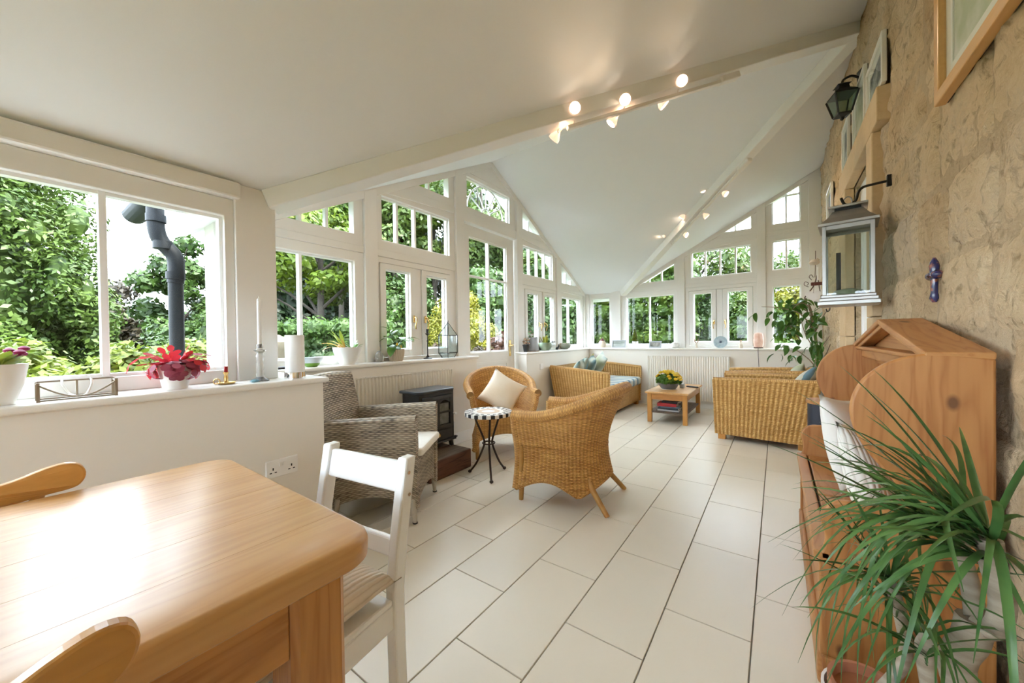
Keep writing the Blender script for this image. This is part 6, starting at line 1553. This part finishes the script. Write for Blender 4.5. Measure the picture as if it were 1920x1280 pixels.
MB().lathe([(0, 0), (.03, 0), (.034, .02), (.034, .16), (.022, .19), (.02, .21), (0, .21)], 16).build('vase', 'pot_white', t, smooth=45)
scatter_leaves(t, [leafmesh('leaf', 'leaf_ficus', .10, .045, .4, n=5, lift=.5)], 12, (0, 0, .22), 9, (.2, 1.3), (.7, 1.1))
# --- coffee table things
TT = CZ
t = thing('flower_bowl', 'dark grey bowl of yellow flowers on the coffee table', 'potted plant', (-1.20, 5.30, TT))
mat('bowl_dark', (0.10, 0.115, 0.125), .4)
MB().lathe([(0, 0), (.085, 0), (.095, .012), (.12, .05), (.135, .085), (.13, .085), (.12, .07), (0, .068)], 28).build('bowl', 'bowl_dark', t, smooth=45)
MB().lathe([(0, -.0), (.10, 0), (.102, .006), (0, .006)], 24).build('saucer', 'cream_pot', t)
leaf_cloud([(.06, .03, .12, .10, .10, .075), (-.07, .02, .12, .10, .10, .07), (0, -.05, .13, .11, .10, .08), (0, .06, .14, .11, .09, .08)], 2200, .022, 3, mat_name='leaf_green', parent=t)
rg = random.Random(4)
fm = MB().lathe([(0, 0), (.014, .006), (.018, .016), (.010, .022), (0, .02)], 8).mesh('flower', smooth=60); fm.materials.append(MATS['petal_yellow'])
for k in range(64):
    a, e = rg.uniform(0, 2 * PI), rg.uniform(.05, 1.4); R_ = .155
    inst(fm, t, (R_ * math.cos(a) * math.cos(e), R_ * math.sin(a) * math.cos(e), .11 + .12 * math.sin(e)), (rg.uniform(-.6, .6), rg.uniform(-.6, .6), 0), rg.uniform(1.0, 1.6), 'flower')
o = MB().box(-.03, .03, -.035, .035, 0, .055).build('small_box', 'jug_grey', None, bevel=.006); o.location = (-1.07, 5.52, TT); tag(o, 'small grey box clock on the coffee table behind the flower bowl', 'clock')
o = MB().box(-.024, .024, -.08, .08, 0, .018).build('remote_control', 'black_iron', None, bevel=.005); o.location = (-.96, 5.62, TT); o.rotation_euler = (0, 0, 1.1); tag(o, 'thin black remote control on the coffee table', 'remote control')
def book(label, w_, d_, h_, cov, loc, rz, grp='books on the coffee table shelf'):
    t = thing('book', label, 'book', loc, rz, grp)
    if cov not in MATS: mat(cov, BC[cov], .45)
    MB().box(-w_ / 2, w_ / 2, -d_ / 2, d_ / 2, 0, .003).box(-w_ / 2, w_ / 2, -d_ / 2, d_ / 2, h_ - .003, h_).box(-w_ / 2, w_ / 2, -d_ / 2, -d_ / 2 + .004, 0, h_).build('cover', cov, t, bevel=.001)
    MB().box(-w_ / 2 + .004, w_ / 2 - .004, -d_ / 2 + .004, d_ / 2 - .004, .003, h_ - .003).build('pages', 'page', t)
    return t
mat('page', (.72, .69, .62), .8)
BC = {'bk_white': (.62, .64, .66), 'bk_slate': (.05, .07, .09), 'bk_blue': (.18, .26, .34), 'bk_red': (.48, .02, .03), 'bk_black': (.015, .015, .018), 'bk_brown': (.06, .02, .02)}
zz = .143
for lb, w_, d_, h_, cov, dx, rz in (('wide pale book at the bottom of the stack', .26, .20, .02, 'bk_white', .0, .05), ('slate covered book second from the bottom', .25, .19, .022, 'bk_slate', .01, -.08), ('slim blue grey book in the middle of the stack', .23, .18, .016, 'bk_blue', .02, .1), ('thick red book near the top of the stack', .235, .18, .042, 'bk_red', -.015, .03), ('black book lying on the thick red one', .20, .15, .026, 'bk_black', .03, -.15)):
    book(lb + ' on the coffee table shelf', w_, d_, h_, cov, (-1.165 + dx, 5.17, zz), rz); zz += h_ + .0005
# label block on the red spine
# --- ficus
q = P_y(1537, 690, 5.98)
fc_ = thing('ficus_tree', 'weeping fig with a bare twisted trunk in the far corner by the stone wall', 'potted plant', (.355, 6.09, 0))
fx = .355
MB().lathe([(0, 0), (.09, 0), (.095, .02), (.112, .26), (.12, .27), (.12, .30), (.108, .30), (.104, .28), (0, .275)], 24).build('pot', 'terracotta', fc_, smooth=45)
def fp(px, py, dy=0.0): p = P_y(px, py, 5.98 + dy); return Vector((p.x - fx, dy - .11, p.z))
trunk = spline([(0, 0, .27), fp(1534, 720), fp(1531, 690), fp(1532, 660), fp(1527, 620), fp(1522, 590), fp(1516, 570)], 5)
MB().tube(trunk, [.024 - .012 * i / len(trunk) for i in range(len(trunk))], 10).build('trunk', mat('fig_bark', (0.34, 0.25, 0.17), .8, c2=(.24, .17, .11), scale=30), fc_, smooth=60)
brs = [[fp(1531, 690), fp(1515, 672, .05), fp(1490, 655, .08), fp(1462, 650, .0)], [fp(1532, 660), fp(1512, 630, -.08), fp(1502, 600, -.12)], [fp(1527, 620), fp(1500, 588, -.1), fp(1460, 577, -.14), fp(1428, 575, -.1)], [fp(1524, 600), fp(1505, 575, .05), fp(1480, 570, .05)], [fp(1527, 625), fp(1545, 590, -.5), fp(1555, 580, -.85)], [fp(1532, 660), fp(1548, 640, -.5), fp(1555, 630, -.8)], [fp(1516, 575), fp(1500, 568, -.05), fp(1475, 590, -.1)], [fp(1502, 640, -.05), fp(1480, 610, -.1), fp(1470, 620, -.1)], [fp(1530, 680), fp(1546, 668, -.5), fp(1557, 645, -.9)]]
lf = [leafmesh('leaf', 'leaf_ficus', .13, .066, .45, n=5, lift=.1, fold=.3), leafmesh('leaf', 'leaf_ficus', .11, .056, .7, n=5, lift=.0, fold=.3), leafmesh('leaf', 'leaf_green', .11, .05, .55, n=5, lift=.1, fold=.3)]
rg = random.Random(12)
for b in brs:
    P_ = spline(b, 6); MB().tube(P_, [.008 - .005 * i / len(P_) for i in range(len(P_))], 6).build('branch', 'fig_bark', fc_, smooth=60)
    for k in range(21):
        p = P_[rg.randrange(len(P_) // 4, len(P_))] + Vector((rg.uniform(-.13, .13), rg.uniform(-.10, .08), rg.uniform(-.14, .10)))
        if p.y > .12: continue
        ang_ = rg.uniform(0, 2 * PI)
        if p.x + fx + .13 * max(0, math.cos(ang_)) > XS - .04: ang_ = PI - ang_
        if p.x + fx > XS - .05: continue
        inst(rg.choice(lf), fc_, p, (rg.uniform(-.6, .6), rg.uniform(-.1, 1.1), ang_), rg.uniform(.75, 1.15), 'leaf')
# --- dracaena in the near corner
dq = P_y(1762, 1276, 1.10)
DX, DY = .31, 1.08
dr_ = thing('dracaena_plant', 'tall arching dragon tree in a terracotta pot beside the settle', 'potted plant', (DX, DY, 0))
mat('dr_bark', (0.40, 0.34, 0.26), .8, c2=(.27, .22, .16), scale=9, stretch=(1, 1, 6), bmp=.6, bscale=10)
MB().lathe([(0, 0), (.10, 0), (.105, .01), (.125, .25), (.135, .26), (.135, .30), (.122, .30), (.118, .27), (0, .265)], 28).build('pot', 'terracotta', dr_, smooth=45)
MB().lathe([(0, .268), (.118, .268)], 24).build('soil', 'soil', dr_)
def dp(px, py, dy=0.0): p = P_y(px, py, DY + dy); return Vector((p.x - DX, dy, p.z))
stems = [[(.02, 0, .26), dp(1795, 1262), dp(1820, 1195), dp(1828, 1160)], [dp(1828, 1165), dp(1862, 1180, -.02), dp(1880, 1130, -.04), dp(1862, 1060, -.05), dp(1855, 1010, -.05)], [dp(1828, 1160), dp(1822, 1110, .03), dp(1805, 1050, .06), dp(1795, 1000, .06)], [(-.135, .09, .28), dp(1695, 1240, .09), dp(1690, 1160, .06), dp(1670, 1095, .05)], [(-.05, -.03, .26), dp(1735, 1240, -.06), dp(1738, 1200, -.08)]]
rad = [.026, .017, .015, .012, .013]
for s_, r_ in zip(stems, rad):
    MB().tube(spline(s_, 5), r_, 9).build('stem', 'dr_bark', dr_, smooth=60)
dl = [leafmesh('leaf', 'leaf_dracaena', .40, .0135, d_, n=10, shape=.55, lift=l_, fold=.5) for d_, l_ in ((.5, .6), (.8, .65), (1.1, .6), (1.4, .6), (.25, .8), (1.0, .95), (1.7, .85))]
for (c, n_, s_, sd) in ((stems[1][-1], 50, .86, 1), (stems[2][-1], 46, .84, 2), (stems[3][-1], 44, .62, 3), (stems[4][-1], 26, .56, 4)):
    rg = random.Random(sd)
    for k in range(n_):
        a = rg.uniform(0, 2 * PI); c_ = Vector(c) + Vector((0, 0, rg.uniform(-.05, .02)))
        sc_ = s_ * rg.uniform(.75, 1.08)
        # keep the blades off the stone wall
        if c_.x + DX + math.cos(a) * .42 * sc_ > XS - .05: a = PI - a
        if c_.x + DX + math.cos(a) * .42 * sc_ > XS - .05: continue
        if c_.y + DY + math.sin(a) * .36 * sc_ > 1.47 and c_.x + DX + math.cos(a) * .3 > .06: a = -a
        inst(rg.choice(dl), dr_, c_, (rg.uniform(-.4, .4), rg.uniform(-.55, .25), a), sc_, 'leaf')
wp = thing('white_planter', 'white planter with a terracotta liner by the foot of the settle', 'planter', (.175, 1.20, 0))
MB().lathe([(0, 0), (.075, 0), (.08, .01), (.09, .255), (.084, .255), (.078, .02), (0, .02)], 26).build('planter', 'pot_white', wp, smooth=45)
MB().lathe([(.055, .03), (.070, .255), (.078, .26), (.078, .282), (.069, .282), (.065, .26), (0, .255)], 26).build('liner', 'terracotta', wp, smooth=45)
